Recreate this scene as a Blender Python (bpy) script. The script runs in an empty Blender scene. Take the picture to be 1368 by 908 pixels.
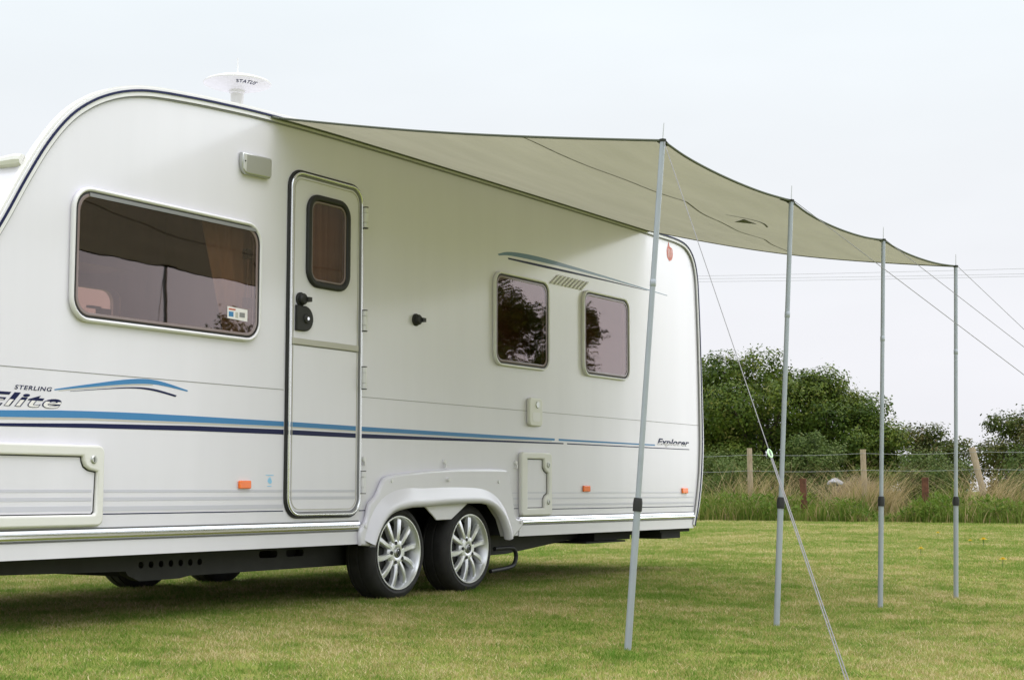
import bpy, bmesh, math, random
import numpy as np
from mathutils import Vector, Matrix

random.seed(7)
rng = np.random.default_rng(11)
PI = math.pi
scene = bpy.context.scene
COL = scene.collection

# ------------------------------------------------------------------ camera
cam_d = bpy.data.cameras.new("camera")
cam = bpy.data.objects.new("camera", cam_d)
COL.objects.link(cam)
cam_d.sensor_width = 36.0
cam_d.lens = 54.13
cam_d.clip_start = 0.05
cam_d.clip_end = 2000
cam.location = (0.0, -5.242, 0.62)
cam.rotation_euler = (math.radians(90 + 5.581), 0, math.radians(-90 + 31.690))
scene.camera = cam

# ------------------------------------------------------------------ world: bright overcast
GLOW = 2.6
SUN_EL, SUN_AZ = math.radians(56), math.radians(-78)      # azimuth measured from +x towards +y
w = bpy.data.worlds.new("World")
scene.world = w
w.use_nodes = True
nt = w.node_tree
nt.nodes.clear()
N = nt.nodes.new
out = N("ShaderNodeOutputWorld")
sky = N("ShaderNodeTexSky")
sky.sky_type = 'NISHITA'
sky.sun_disc = False
sky.sun_elevation = SUN_EL
sky.sun_rotation = PI / 2 - SUN_AZ
sky.dust_density = 4.0
bg_sky = N("ShaderNodeBackground"); bg_sky.inputs[1].default_value = 0.08
nt.links.new(sky.outputs[0], bg_sky.inputs[0])
tc = N("ShaderNodeTexCoord")
nrm = N("ShaderNodeVectorMath"); nrm.operation = 'NORMALIZE'
nt.links.new(tc.outputs["Generated"], nrm.inputs[0])
sep = N("ShaderNodeSeparateXYZ"); nt.links.new(nrm.outputs[0], sep.inputs[0])
ramp = N("ShaderNodeValToRGB")
cr = ramp.color_ramp
cr.elements[0].position = 0.0; cr.elements[0].color = (0.94, 0.94, 0.99, 1)
cr.elements[1].position = 1.0; cr.elements[1].color = (2.9, 2.97, 3.06, 1)
for p, c in ((0.10, (0.94, 0.945, 0.99)), (0.20, (0.94, 0.97, 1.005)), (0.31, (0.925, 0.99, 1.03)), (0.55, (1.8, 1.87, 1.95))):
    e = cr.elements.new(p); e.color = (*c, 1)
nt.links.new(sep.outputs[2], ramp.inputs[0])
mp = N("ShaderNodeMapping"); mp.inputs["Scale"].default_value = (1.2, 1.2, 4.0)
nt.links.new(nrm.outputs[0], mp.inputs[0])
noi = N("ShaderNodeTexNoise"); noi.inputs["Scale"].default_value = 2.2; noi.inputs["Detail"].default_value = 4
nt.links.new(mp.outputs[0], noi.inputs[0])
mr = N("ShaderNodeMapRange")
mr.inputs[1].default_value = 0.3; mr.inputs[2].default_value = 0.7
mr.inputs[3].default_value = 0.955; mr.inputs[4].default_value = 1.035
nt.links.new(noi.outputs[0], mr.inputs[0])
# thinner, brighter cloud low in the sky on the sunny side (outside the picture, met in the glossy wall and panes)
GL_AZ, GL_EL = math.radians(-27), math.radians(10)
dotn = N("ShaderNodeVectorMath"); dotn.operation = 'DOT_PRODUCT'
nt.links.new(nrm.outputs[0], dotn.inputs[0])
dotn.inputs[1].default_value = (math.cos(GL_EL) * math.cos(GL_AZ), math.cos(GL_EL) * math.sin(GL_AZ), math.sin(GL_EL))
gm = N("ShaderNodeMapRange"); gm.interpolation_type = 'SMOOTHERSTEP'
gm.inputs[1].default_value = math.cos(math.radians(27)); gm.inputs[2].default_value = 1.0
gm.inputs[3].default_value = 1.0; gm.inputs[4].default_value = GLOW
nt.links.new(dotn.outputs["Value"], gm.inputs[0])
gmul = N("ShaderNodeMath"); gmul.operation = 'MULTIPLY'
nt.links.new(mr.outputs[0], gmul.inputs[0]); nt.links.new(gm.outputs[0], gmul.inputs[1])
bg_cloud = N("ShaderNodeBackground")
nt.links.new(ramp.outputs[0], bg_cloud.inputs[0])
nt.links.new(gmul.outputs[0], bg_cloud.inputs[1])
mx = N("ShaderNodeMixShader"); mx.inputs[0].default_value = 0.95
nt.links.new(bg_sky.outputs[0], mx.inputs[1])
nt.links.new(bg_cloud.outputs[0], mx.inputs[2])
nt.links.new(mx.outputs[0], out.inputs[0])

# ------------------------------------------------------------------ sun through thin cloud
sd = bpy.data.lights.new("sun", 'SUN')
sd.energy = 0.7
sd.angle = math.radians(30)
sd.color = (1.0, 0.965, 0.90)
sun = bpy.data.objects.new("sun", sd)
COL.objects.link(sun)
sdir = Vector((math.cos(SUN_EL) * math.cos(SUN_AZ), math.cos(SUN_EL) * math.sin(SUN_AZ), math.sin(SUN_EL)))
sun.rotation_euler = sdir.to_track_quat('Z', 'Y').to_euler()
sun.location = (0, -20, 30)

vs = scene.view_settings
vs.view_transform = 'Standard'
vs.look = 'None'
vs.exposure = 0.0
vs.gamma = 1.0
vs.use_curve_mapping = False
scene.cycles.use_denoising = True
scene.cycles.denoising_input_passes = 'RGB_ALBEDO_NORMAL'
scene.cycles.denoising_prefilter = 'ACCURATE'
scene.cycles.max_bounces = 8
scene.cycles.transparent_max_bounces = 12

# ------------------------------------------------------------------ materials
def mat(name, color, rough=0.5, metal=0.0, coat=0.0, spec=0.5, var=0.0, vscale=8.0, bump=0.0, bscale=60.0, vstretch=(1, 1, 1)):
    m = bpy.data.materials.new(name)
    m.use_nodes = True
    t = m.node_tree
    b = t.nodes["Principled BSDF"]
    b.inputs["Base Color"].default_value = (*color, 1)
    b.inputs["Roughness"].default_value = rough
    b.inputs["Metallic"].default_value = metal
    b.inputs["Specular IOR Level"].default_value = spec
    b.inputs["Coat Weight"].default_value = coat
    b.inputs["Coat Roughness"].default_value = 0.04
    if coat > 0.8:
        b.inputs["Coat IOR"].default_value = 1.6; b.inputs["Coat Roughness"].default_value = 0.17
    if var or bump:
        geo = t.nodes.new("ShaderNodeNewGeometry")
        mpn = t.nodes.new("ShaderNodeMapping"); mpn.inputs["Scale"].default_value = vstretch
        t.links.new(geo.outputs["Position"], mpn.inputs[0])
    if var:
        n = t.nodes.new("ShaderNodeTexNoise"); n.inputs["Scale"].default_value = vscale; n.inputs["Detail"].default_value = 5
        t.links.new(mpn.outputs[0], n.inputs[0])
        r = t.nodes.new("ShaderNodeMapRange")
        r.inputs[1].default_value = 0.25; r.inputs[2].default_value = 0.75
        r.inputs[3].default_value = 1 - var; r.inputs[4].default_value = 1 + var
        t.links.new(n.outputs[0], r.inputs[0])
        v = t.nodes.new("ShaderNodeVectorMath"); v.operation = 'SCALE'
        v.inputs[0].default_value = color
        t.links.new(r.outputs[0], v.inputs["Scale"])
        t.links.new(v.outputs[0], b.inputs["Base Color"])
    if bump:
        n2 = t.nodes.new("ShaderNodeTexNoise"); n2.inputs["Scale"].default_value = bscale; n2.inputs["Detail"].default_value = 4
        t.links.new(mpn.outputs[0], n2.inputs[0])
        bp = t.nodes.new("ShaderNodeBump"); bp.inputs["Strength"].default_value = bump; bp.inputs["Distance"].default_value = 0.01
        t.links.new(n2.outputs[0], bp.inputs["Height"])
        t.links.new(bp.outputs[0], b.inputs["Normal"])
    return m

def leaf_mat(name, stops, trans=0.3, patch=None, rough=0.6):
    """colour from the per-leaf 'tint' attribute; optional world-space patches shift it"""
    m = bpy.data.materials.new(name)
    m.use_nodes = True
    t = m.node_tree
    t.nodes.clear()
    o = t.nodes.new("ShaderNodeOutputMaterial")
    at = t.nodes.new("ShaderNodeAttribute"); at.attribute_name = "tint"
    fac = at.outputs["Fac"]
    if patch:
        geo = t.nodes.new("ShaderNodeNewGeometry")
        acc = fac
        for sc_, amt in patch:
            n = t.nodes.new("ShaderNodeTexNoise"); n.inputs["Scale"].default_value = sc_; n.inputs["Detail"].default_value = 3
            t.links.new(geo.outputs["Position"], n.inputs[0])
            r = t.nodes.new("ShaderNodeMapRange"); r.inputs[1].default_value = 0.3; r.inputs[2].default_value = 0.7
            r.inputs[3].default_value = -amt; r.inputs[4].default_value = amt
            t.links.new(n.outputs[0], r.inputs[0])
            a = t.nodes.new("ShaderNodeMath"); a.operation = 'ADD'
            t.links.new(acc, a.inputs[0]); t.links.new(r.outputs[0], a.inputs[1])
            acc = a.outputs[0]
        fac = acc
    rp = t.nodes.new("ShaderNodeValToRGB")
    while len(rp.color_ramp.elements) > 1:
        rp.color_ramp.elements.remove(rp.color_ramp.elements[-1])
    rp.color_ramp.elements[0].position = stops[0][0]; rp.color_ramp.elements[0].color = (*stops[0][1], 1)
    for p, c in stops[1:]:
        e = rp.color_ramp.elements.new(p); e.color = (*c, 1)
    t.links.new(fac, rp.inputs[0])
    b = t.nodes.new("ShaderNodeBsdfPrincipled")
    b.inputs["Roughness"].default_value = rough
    b.inputs["Specular IOR Level"].default_value = 0.10
    t.links.new(rp.outputs[0], b.inputs["Base Color"])
    tr = t.nodes.new("ShaderNodeBsdfTranslucent")
    t.links.new(rp.outputs[0], tr.inputs[0])
    x = t.nodes.new("ShaderNodeMixShader"); x.inputs[0].default_value = trans
    t.links.new(b.outputs[0], x.inputs[1]); t.links.new(tr.outputs[0], x.inputs[2])
    t.links.new(x.outputs[0], o.inputs[0])
    return m

def glass_mat(name, tint, ior=1.8):
    m = bpy.data.materials.new(name)
    m.use_nodes = True
    t = m.node_tree
    t.nodes.clear()
    o = t.nodes.new("ShaderNodeOutputMaterial")
    tr = t.nodes.new("ShaderNodeBsdfTransparent"); tr.inputs[0].default_value = (*tint, 1)
    gl = t.nodes.new("ShaderNodeBsdfGlossy"); gl.inputs["Roughness"].default_value = 0.015
    gl.inputs[0].default_value = (0.86, 0.78, 0.79, 1)
    lw = t.nodes.new("ShaderNodeLayerWeight"); lw.inputs[0].default_value = 0.5
    f0 = ((ior - 1) / (ior + 1)) ** 2
    pw = t.nodes.new("ShaderNodeMath"); pw.operation = 'POWER'; pw.inputs[1].default_value = 5
    t.links.new(lw.outputs["Facing"], pw.inputs[0])
    fr = t.nodes.new("ShaderNodeMapRange"); fr.inputs[3].default_value = f0; fr.inputs[4].default_value = 1.0
    t.links.new(pw.outputs[0], fr.inputs[0])
    geo = t.nodes.new("ShaderNodeNewGeometry")
    n = t.nodes.new("ShaderNodeTexNoise"); n.inputs["Scale"].default_value = 2.5
    t.links.new(geo.outputs["Position"], n.inputs[0])
    bp = t.nodes.new("ShaderNodeBump"); bp.inputs["Strength"].default_value = 0.05; bp.inputs["Distance"].default_value = 0.02
    t.links.new(n.outputs[0], bp.inputs["Height"])
    t.links.new(bp.outputs[0], gl.inputs["Normal"])
    x = t.nodes.new("ShaderNodeMixShader")
    t.links.new(fr.outputs[0], x.inputs[0])
    t.links.new(tr.outputs[0], x.inputs[1]); t.links.new(gl.outputs[0], x.inputs[2])
    t.links.new(x.outputs[0], o.inputs[0])
    return m

M = dict(
    gel=mat("white_gelcoat", (0.715, 0.698, 0.775), 0.42, coat=0.9, var=0.028, vscale=2.2, vstretch=(2.2, 1, 0.25)),
    plastic=mat("white_plastic", (0.75, 0.74, 0.77), 0.4, var=0.02, vscale=12),
    cream=mat("cream_plastic", (0.72, 0.71, 0.69), 0.42, var=0.02, vscale=12),
    chrome=mat("bright_trim", (0.78, 0.79, 0.81), 0.24, metal=1.0),
    steel=mat("brushed_metal", (0.52, 0.53, 0.52), 0.38, metal=0.85),
    alloy=mat("silver_alloy", (0.80, 0.81, 0.84), 0.30, metal=0.7, var=0.05, vscale=20),
    black=mat("black_rubber", (0.014, 0.014, 0.015), 0.55),
    tyre=mat("tyre_rubber", (0.022, 0.021, 0.021), 0.75, var=0.35, vscale=18, bump=0.15, bscale=90),
    dark=mat("dark_chassis_steel", (0.019, 0.019, 0.018), 0.6, var=0.35, vscale=9),
    void=mat("dark_underside", (0.012, 0.012, 0.012), 0.85),
    navy=mat("navy_vinyl", (0.006, 0.010, 0.060), 0.45, spec=0.2),
    blue=mat("blue_vinyl", (0.055, 0.215, 0.46), 0.4, spec=0.25),
    teal=mat("teal_blue_vinyl", (0.075, 0.17, 0.26), 0.35, coat=0.3),
    greyv=mat("pale_grey_vinyl", (0.56, 0.555, 0.64), 0.4, coat=0.3),
    tan=mat("warm_grey_vinyl", (0.50, 0.48, 0.44), 0.4),
    seam=mat("grey_joint", (0.20, 0.20, 0.19), 0.6),
    amber=mat("amber_lens", (0.95, 0.18, 0.012), 0.2, coat=0.5),
    sky=mat("pale_blue_vinyl", (0.28, 0.58, 0.85), 0.4),
    red=mat("red_brown_vinyl", (0.50, 0.11, 0.06), 0.4, var=0.3, vscale=60),
    letter=mat("white_letter_vinyl", (0.80, 0.77, 0.79), 0.4),
    wood=mat("brown_interior_wood", (0.17, 0.095, 0.055), 0.5, var=0.25, vscale=4, vstretch=(6, 6, 0.6)),
    blind=mat("tan_blind", (0.62, 0.38, 0.20), 0.7, var=0.35, vscale=7, vstretch=(4, 4, 0.2)),
    curtain=mat("beige_curtain", (0.82, 0.74, 0.62), 0.85, var=0.10, vscale=30, vstretch=(3, 1, 0.2)),
    rim_acrylic=mat("pink_tinted_acrylic_edge", (0.20, 0.15, 0.145), 0.15, coat=0.3),
    greyrail=mat("grey_hinge_rail", (0.22, 0.22, 0.23), 0.4),
    pole=mat("grey_painted_tube", (0.37, 0.405, 0.455), 0.38, metal=0.25, var=0.06, vscale=14),
    cord=mat("grey_cord", (0.30, 0.29, 0.31), 0.8),
    slider=mat("pale_green_slider", (0.55, 0.80, 0.50), 0.4),
    strap=mat("dark_webbing", (0.025, 0.028, 0.022), 0.85),
    hem=mat("grey_green_hem", (0.10, 0.11, 0.085), 0.85),
    stitch=mat("canopy_stitching", (0.17, 0.16, 0.12), 0.9),
    tent_logo=mat("dark_print", (0.13, 0.13, 0.11), 0.8),
    post=mat("weathered_wood", (0.36, 0.29, 0.20), 0.85, var=0.30, vscale=14, vstretch=(5, 5, 0.6), bump=0.5, bscale=40),
    rust=mat("rusty_steel", (0.12, 0.048, 0.024), 0.85, var=0.4, vscale=16, bump=0.3, bscale=50),
    wire=mat("galvanised_wire", (0.34, 0.35, 0.35), 0.5, metal=0.5),
    bark=mat("brown_bark", (0.07, 0.055, 0.04), 0.9, var=0.3, vscale=9),
    sack=mat("white_sheet", (0.36, 0.37, 0.41), 0.7, var=0.12, vscale=9),
    stemg=mat("green_stem", (0.08, 0.14, 0.03), 0.7),
    petal=mat("yellow_petals", (0.75, 0.55, 0.02), 0.7),
    cable=mat("grey_cable", (0.24, 0.24, 0.27), 0.6),
)
M['glass'] = glass_mat("bronze_acrylic", (0.60, 0.505, 0.445), 1.88)
M['clearglass'] = glass_mat("clear_acrylic", (0.95, 0.86, 0.86), 1.3)

# canopy cloth: two-sided, lets light through
def cloth_mat():
    m = bpy.data.materials.new("beige_canopy_cloth")
    m.use_nodes = True
    t = m.node_tree
    t.nodes.clear()
    o = t.nodes.new("ShaderNodeOutputMaterial")
    geo = t.nodes.new("ShaderNodeNewGeometry")
    mpn = t.nodes.new("ShaderNodeMapping"); mpn.inputs["Scale"].default_value = (0.35, 2.0, 1)
    t.links.new(geo.outputs["Position"], mpn.inputs[0])
    n = t.nodes.new("ShaderNodeTexNoise"); n.inputs["Scale"].default_value = 3.0; n.inputs["Detail"].default_value = 5
    t.links.new(mpn.outputs[0], n.inputs[0])
    rp = t.nodes.new("ShaderNodeValToRGB")
    rp.color_ramp.elements[0].position = 0.3; rp.color_ramp.elements[0].color = (0.395, 0.375, 0.290, 1)
    rp.color_ramp.elements[1].position = 0.7; rp.color_ramp.elements[1].color = (0.445, 0.422, 0.330, 1)
    t.links.new(n.outputs[0], rp.inputs[0])
    d = t.nodes.new("ShaderNodeBsdfDiffuse"); tr = t.nodes.new("ShaderNodeBsdfTranslucent")
    t.links.new(rp.outputs[0], d.inputs[0]); t.links.new(rp.outputs[0], tr.inputs[0])
    n2 = t.nodes.new("ShaderNodeTexNoise"); n2.inputs["Scale"].default_value = 5.0; n2.inputs["Detail"].default_value = 3
    t.links.new(mpn.outputs[0], n2.inputs[0])
    bp = t.nodes.new("ShaderNodeBump"); bp.inputs["Strength"].default_value = 0.5; bp.inputs["Distance"].default_value = 0.035
    t.links.new(n2.outputs[0], bp.inputs["Height"])
    t.links.new(bp.outputs[0], d.inputs["Normal"]); t.links.new(bp.outputs[0], tr.inputs["Normal"])
    x = t.nodes.new("ShaderNodeMixShader"); x.inputs[0].default_value = 0.33
    t.links.new(d.outputs[0], x.inputs[1]); t.links.new(tr.outputs[0], x.inputs[2])
    t.links.new(x.outputs[0], o.inputs[0])
    return m
M['cloth'] = cloth_mat()

# ------------------------------------------------------------------ object helpers
def tag(o, label=None, cat=None, group=None, kind=None):
    if label: o["label"] = label
    if cat: o["category"] = cat
    if group: o["group"] = group
    if kind: o["kind"] = kind
    return o

def empty(name, loc=(0, 0, 0), rz=0.0, parent=None):
    o = bpy.data.objects.new(name, None)
    COL.objects.link(o)
    o.location = loc
    o.rotation_euler = (0, 0, rz)
    o.empty_display_size = 0.2
    if parent: o.parent = parent
    return o

def link(name, me, m, parent=None, smooth=35):
    me.materials.clear()
    me.materials.append(m)
    if smooth is not None and len(me.polygons):
        me.polygons.foreach_set("use_smooth", [True] * len(me.polygons))
        me.set_sharp_from_angle(angle=math.radians(smooth))
    me.update()
    o = bpy.data.objects.new(name, me)
    COL.objects.link(o)
    if parent: o.parent = parent
    return o

class MB:
    def __init__(s): s.v = []; s.f = []
    def add(s, vs, fs):
        b = len(s.v)
        s.v += [tuple(p) for p in vs]
        s.f += [tuple(i + b for i in f) for f in fs]
    def box(s, lo, hi):
        x0, y0, z0 = lo; x1, y1, z1 = hi
        s.add([(x0, y0, z0), (x1, y0, z0), (x1, y1, z0), (x0, y1, z0), (x0, y0, z1), (x1, y0, z1), (x1, y1, z1), (x0, y1, z1)],
              [(3, 2, 1, 0), (4, 5, 6, 7), (0, 1, 5, 4), (1, 2, 6, 5), (2, 3, 7, 6), (3, 0, 4, 7)])
    def tube(s, pts, r, n=10, cap=True, closed=False):
        pts = [Vector(p) for p in pts]
        k = len(pts)
        rs = r if isinstance(r, (list, tuple)) else [r] * k
        base = len(s.v)
        prev = None
        for i, p in enumerate(pts):
            if closed: d = pts[(i + 1) % k] - pts[i - 1]
            else: d = pts[min(i + 1, k - 1)] - pts[max(i - 1, 0)]
            d.normalize()
            if prev is None:
                a = Vector((0, 0, 1)) if abs(d.z) < 0.9 else Vector((1, 0, 0))
                u = d.cross(a).normalized()
            else:
                u = (prev - d * prev.dot(d)).normalized()
            prev = u
            q = d.cross(u)
            for j in range(n):
                a = 2 * PI * j / n
                s.v.append(tuple(p + (u * math.cos(a) + q * math.sin(a)) * rs[i]))
        for i in range(k if closed else k - 1):
            i2 = (i + 1) % k
            for j in range(n):
                j2 = (j + 1) % n
                s.f.append((base + i * n + j, base + i * n + j2, base + i2 * n + j2, base + i2 * n + j))
        if cap and not closed:
            s.f.append(tuple(base + j for j in range(n))[::-1])
            s.f.append(tuple(base + (k - 1) * n + j for j in range(n)))
    def lathe(s, prof, n=32, axis='z', c=(0, 0, 0)):
        """prof: (radius, height) pairs; axis 'z' up or 'y' (height runs along +y)"""
        base = len(s.v)
        for r, h in prof:
            for j in range(n):
                a = 2 * PI * j / n
                if axis == 'z': s.v.append((c[0] + r * math.cos(a), c[1] + r * math.sin(a), c[2] + h))
                else: s.v.append((c[0] + r * math.cos(a), c[1] + h, c[2] + r * math.sin(a)))
        for i in range(len(prof) - 1):
            for j in range(n):
                j2 = (j + 1) % n
                s.f.append((base + i * n + j, base + i * n + j2, base + (i + 1) * n + j2, base + (i + 1) * n + j))
    def mesh(s, name):
        me = bpy.data.meshes.new(name)
        me.from_pydata(s.v, [], s.f)
        bm = bmesh.new(); bm.from_mesh(me)
        bmesh.ops.remove_doubles(bm, verts=bm.verts, dist=1e-6)
        bmesh.ops.recalc_face_normals(bm, faces=bm.faces)
        bm.to_mesh(me); bm.free()
        return me
    def build(s, name, m, parent=None, smooth=35):
        return link(name, s.mesh(name), m, parent, smooth)

def rrect(x0, z0, x1, z1, r, n=7):
    if not isinstance(r, (tuple, list)): r = (r, r, r, r)      # corners: bl, br, tr, tl
    pts = []
    for (cx, cz, a0), rr in zip(((x0, z0, PI), (x1, z0, 1.5 * PI), (x1, z1, 0), (x0, z1, PI / 2)), r):
        sx = 1 if cx == x0 else -1; sz = 1 if cz == z0 else -1
        for i in range(n + 1):
            a = a0 + (PI / 2) * i / n
            pts.append((cx + sx * rr + rr * math.cos(a), cz + sz * rr + rr * math.sin(a)))
    return pts

def circle(cx, cz, r, n=20):
    return [(cx + r * math.cos(2 * PI * i / n), cz + r * math.sin(2 * PI * i / n)) for i in range(n)]

RX = Matrix.Rotation(PI / 2, 4, 'X')
def plate_mesh(outer, holes=(), front=0.0, thick=0.01, bevel=0.0, bres=2):
    """solid plate in the xz plane whose front (towards -y) lies at y=front"""
    cu = bpy.data.curves.new("tmp", 'CURVE')
    cu.dimensions = '2D'; cu.fill_mode = 'BOTH'
    cu.extrude = max(thick / 2 - bevel, 0.0)
    cu.bevel_depth = bevel; cu.bevel_resolution = bres; cu.offset = -bevel
    for poly in [outer, *holes]:
        sp = cu.splines.new('POLY')
        sp.points.add(len(poly) - 1)
        for p, (x, z) in zip(sp.points, poly): p.co = (x, z, 0, 1)
        sp.use_cyclic_u = True
    ob = bpy.data.objects.new("tmp", cu)
    me = bpy.data.meshes.new_from_object(ob)
    bpy.data.objects.remove(ob); bpy.data.curves.remove(cu)
    me.transform(Matrix.Translation((0, front + thick / 2, 0)) @ RX)
    return me

def plate(name, outer, holes, front, thick, m, parent, bevel=0.0, smooth=40):
    me = plate_mesh(outer, holes, front, thick, bevel)
    me.name = name
    return link(name, me, m, parent, smooth)

def joined(meshes):
    bm = bmesh.new()
    for me in meshes:
        bm.from_mesh(me)
        bpy.data.meshes.remove(me)
    me = bpy.data.meshes.new("joined")
    bm.to_mesh(me); bm.free()
    return me

def smoothline(pts, n=8):
    """Catmull-Rom through pts"""
    P = [pts[0], *pts, pts[-1]]
    o = []
    for i in range(1, len(P) - 2):
        for k in range(n):
            t = k / n
            o.append(tuple(0.5 * ((2 * P[i][j]) + (-P[i - 1][j] + P[i + 1][j]) * t + (2 * P[i - 1][j] - 5 * P[i][j] + 4 * P[i + 1][j] - P[i + 2][j]) * t * t
                     + (-P[i - 1][j] + 3 * P[i][j] - 3 * P[i + 1][j] + P[i + 2][j]) * t ** 3) for j in range(len(pts[0]))))
    o.append(tuple(pts[-1]))
    return o

def text_mesh(s, box, shear=0.0, bold=0.0, spacing=1.0):
    """lettering fitted to the box (x0, z0, x1, z1) as a flat mesh in the xy plane"""
    cu = bpy.data.curves.new("tmp", 'FONT')
    cu.body = s; cu.shear = shear; cu.offset = bold; cu.space_character = spacing
    cu.fill_mode = 'FRONT'; cu.resolution_u = 4
    ob = bpy.data.objects.new("tmp", cu)
    me = bpy.data.meshes.new_from_object(ob)
    bpy.data.objects.remove(ob); bpy.data.curves.remove(cu)
    co = np.array([v.co[:] for v in me.vertices])
    lo, hi = co.min(0), co.max(0)
    x0, z0, x1, z1 = box
    for v in me.vertices:
        v.co = (x0 + (v.co.x - lo[0]) / (hi[0] - lo[0]) * (x1 - x0), z0 + (v.co.y - lo[1]) / (hi[1] - lo[1]) * (z1 - z0), 0)
    return me

def lettering(name, s, box, y, m, parent, shear=0.0, bold=0.0, spacing=1.0, keep_below=None):
    me = text_mesh(s, box, shear, bold, spacing)
    if keep_below is not None:
        bm = bmesh.new(); bm.from_mesh(me)
        bmesh.ops.bisect_plane(bm, geom=bm.verts[:] + bm.edges[:] + bm.faces[:], plane_co=(0, keep_below, 0), plane_no=(0.0, 1, 0), clear_outer=True)
        bm.to_mesh(me); bm.free()
    me.transform(Matrix.Translation((0, y, 0)) @ RX)
    return link(name, me, m, parent, None)

# ================================================================== GROUND
def gz(x, y):
    """the lawn falls a little away from the caravan's side"""
    t = np.clip(-np.asarray(y, float), 0, 3.6)
    return -0.034 * t * np.clip((22 - np.asarray(x, float)) / 10, 0, 1)
def ground():
    m = bpy.data.materials.new("mown_grass_ground")
    m.use_nodes = True
    t = m.node_tree
    b = t.nodes["Principled BSDF"]; b.inputs["Roughness"].default_value = 0.95; b.inputs["Specular IOR Level"].default_value = 0.1
    geo = t.nodes.new("ShaderNodeNewGeometry")
    def noise(s, d):
        n = t.nodes.new("ShaderNodeTexNoise"); n.inputs["Scale"].default_value = s; n.inputs["Detail"].default_value = d
        t.links.new(geo.outputs["Position"], n.inputs[0]); return n
    a, c = noise(0.45, 5), noise(9, 6)
    mxn = t.nodes.new("ShaderNodeMix"); mxn.inputs[0].default_value = 0.45
    t.links.new(a.outputs[0], mxn.inputs[2]); t.links.new(c.outputs[0], mxn.inputs[3])
    rp = t.nodes.new("ShaderNodeValToRGB")
    rp.color_ramp.elements[0].position = 0.35; rp.color_ramp.elements[0].color = (0.14, 0.18, 0.034, 1)
    rp.color_ramp.elements[1].position = 0.68; rp.color_ramp.elements[1].color = (0.28, 0.22, 0.085, 1)
    e = rp.color_ramp.elements.new(0.5); e.color = (0.20, 0.23, 0.048, 1)
    t.links.new(mxn.outputs[0], rp.inputs[0]); t.links.new(rp.outputs[0], b.inputs["Base Color"])
    bp = t.nodes.new("ShaderNodeBump"); bp.inputs["Strength"].default_value = 0.6; bp.inputs["Distance"].default_value = 0.03
    n3 = noise(45, 4)
    t.links.new(n3.outputs[0], bp.inputs["Height"]); t.links.new(bp.outputs[0], b.inputs["Normal"])
    mb = MB()
    xs = [-700, -60, -10, 0, 4, 8, 12, 14, 16, 18, 20, 22, 26, 60, 900]
    ys = [-900, -40, -8, -5, -4, -3.6, -3, -2.4, -1.8, -1.2, -0.6, 0, 0.6, 3, 12, 60, 900]
    mb.add([(x, y, float(gz(x, y))) for y in ys for x in xs], [(j * len(xs) + i, j * len(xs) + i + 1, (j + 1) * len(xs) + i + 1, (j + 1) * len(xs) + i) for j in range(len(ys) - 1) for i in range(len(xs) - 1)])
    o = mb.build("lawn", m)
    tag(o, kind="structure", label="short mown green lawn with worn yellowish patches")
ground()

GRASS = leaf_mat("grass_blades", [(0.0, (0.125, 0.235, 0.030)), (0.30, (0.225, 0.310, 0.062)), (0.55, (0.355, 0.355, 0.110)), (0.76, (0.47, 0.36, 0.165)), (1.0, (0.70, 0.58, 0.36))],
                 0.35, patch=[(0.55, 0.26), (2.4, 0.30), (9.0, 0.16)])

def blade_arrays(base, height, width, lean, tint, segs=2):
    """ribbon blades as arrays: base (n,3), height, width (n,), lean (n,2) horizontal tip offset"""
    n = len(base)
    ang = rng.uniform(0, 2 * PI, n)
    side = np.stack([np.cos(ang), np.sin(ang), np.zeros(n)], 1)
    V = []
    for k in range(segs + 1):
        t = k / segs
        c = base.copy()
        c[:, :2] += lean * (t ** 1.7)[..., None] if np.ndim(t) else lean * t ** 1.7
        c[:, 2] += height * (t - 0.12 * t * t)
        ww = width * (1 - t) ** 0.7 if k < segs else width * 0.08
        V += [c - side * ww[:, None] / 2, c + side * ww[:, None] / 2]
    V = np.stack(V, 1)
    nv = 2 * (segs + 1)
    F = np.array([[2 * k, 2 * k + 1, 2 * k + 3, 2 * k + 2] for k in range(segs)])
    F = (np.arange(n)[:, None, None] * nv + F[None]).reshape(-1, 4)
    return V.reshape(-1, 3), F, np.repeat(tint, nv)

def quad_mesh(name, V, F, tint, extra=None):
    me = bpy.data.meshes.new(name)
    me.vertices.add(len(V)); me.vertices.foreach_set("co", V.astype(np.float32).ravel())
    me.loops.add(F.size); me.loops.foreach_set("vertex_index", F.astype(np.int32).ravel())
    me.polygons.add(len(F)); me.polygons.foreach_set("loop_start", np.arange(0, F.size, 4, dtype=np.int32))
    me.update(calc_edges=True)
    a = me.attributes.new("tint", 'FLOAT', 'POINT'); a.data.foreach_set("value", tint.astype(np.float32))
    for k, arr in (extra or {}).items():
        a = me.attributes.new(k, 'INT' if arr.dtype.kind == 'i' else 'FLOAT', 'POINT'); a.data.foreach_set("value", arr)
    return me

CAM = np.array([0.0, -5.242, 0.62])
FW = np.array([math.cos(math.radians(31.69)), math.sin(math.radians(31.69))])
RT = np.array([FW[1], -FW[0]])

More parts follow.
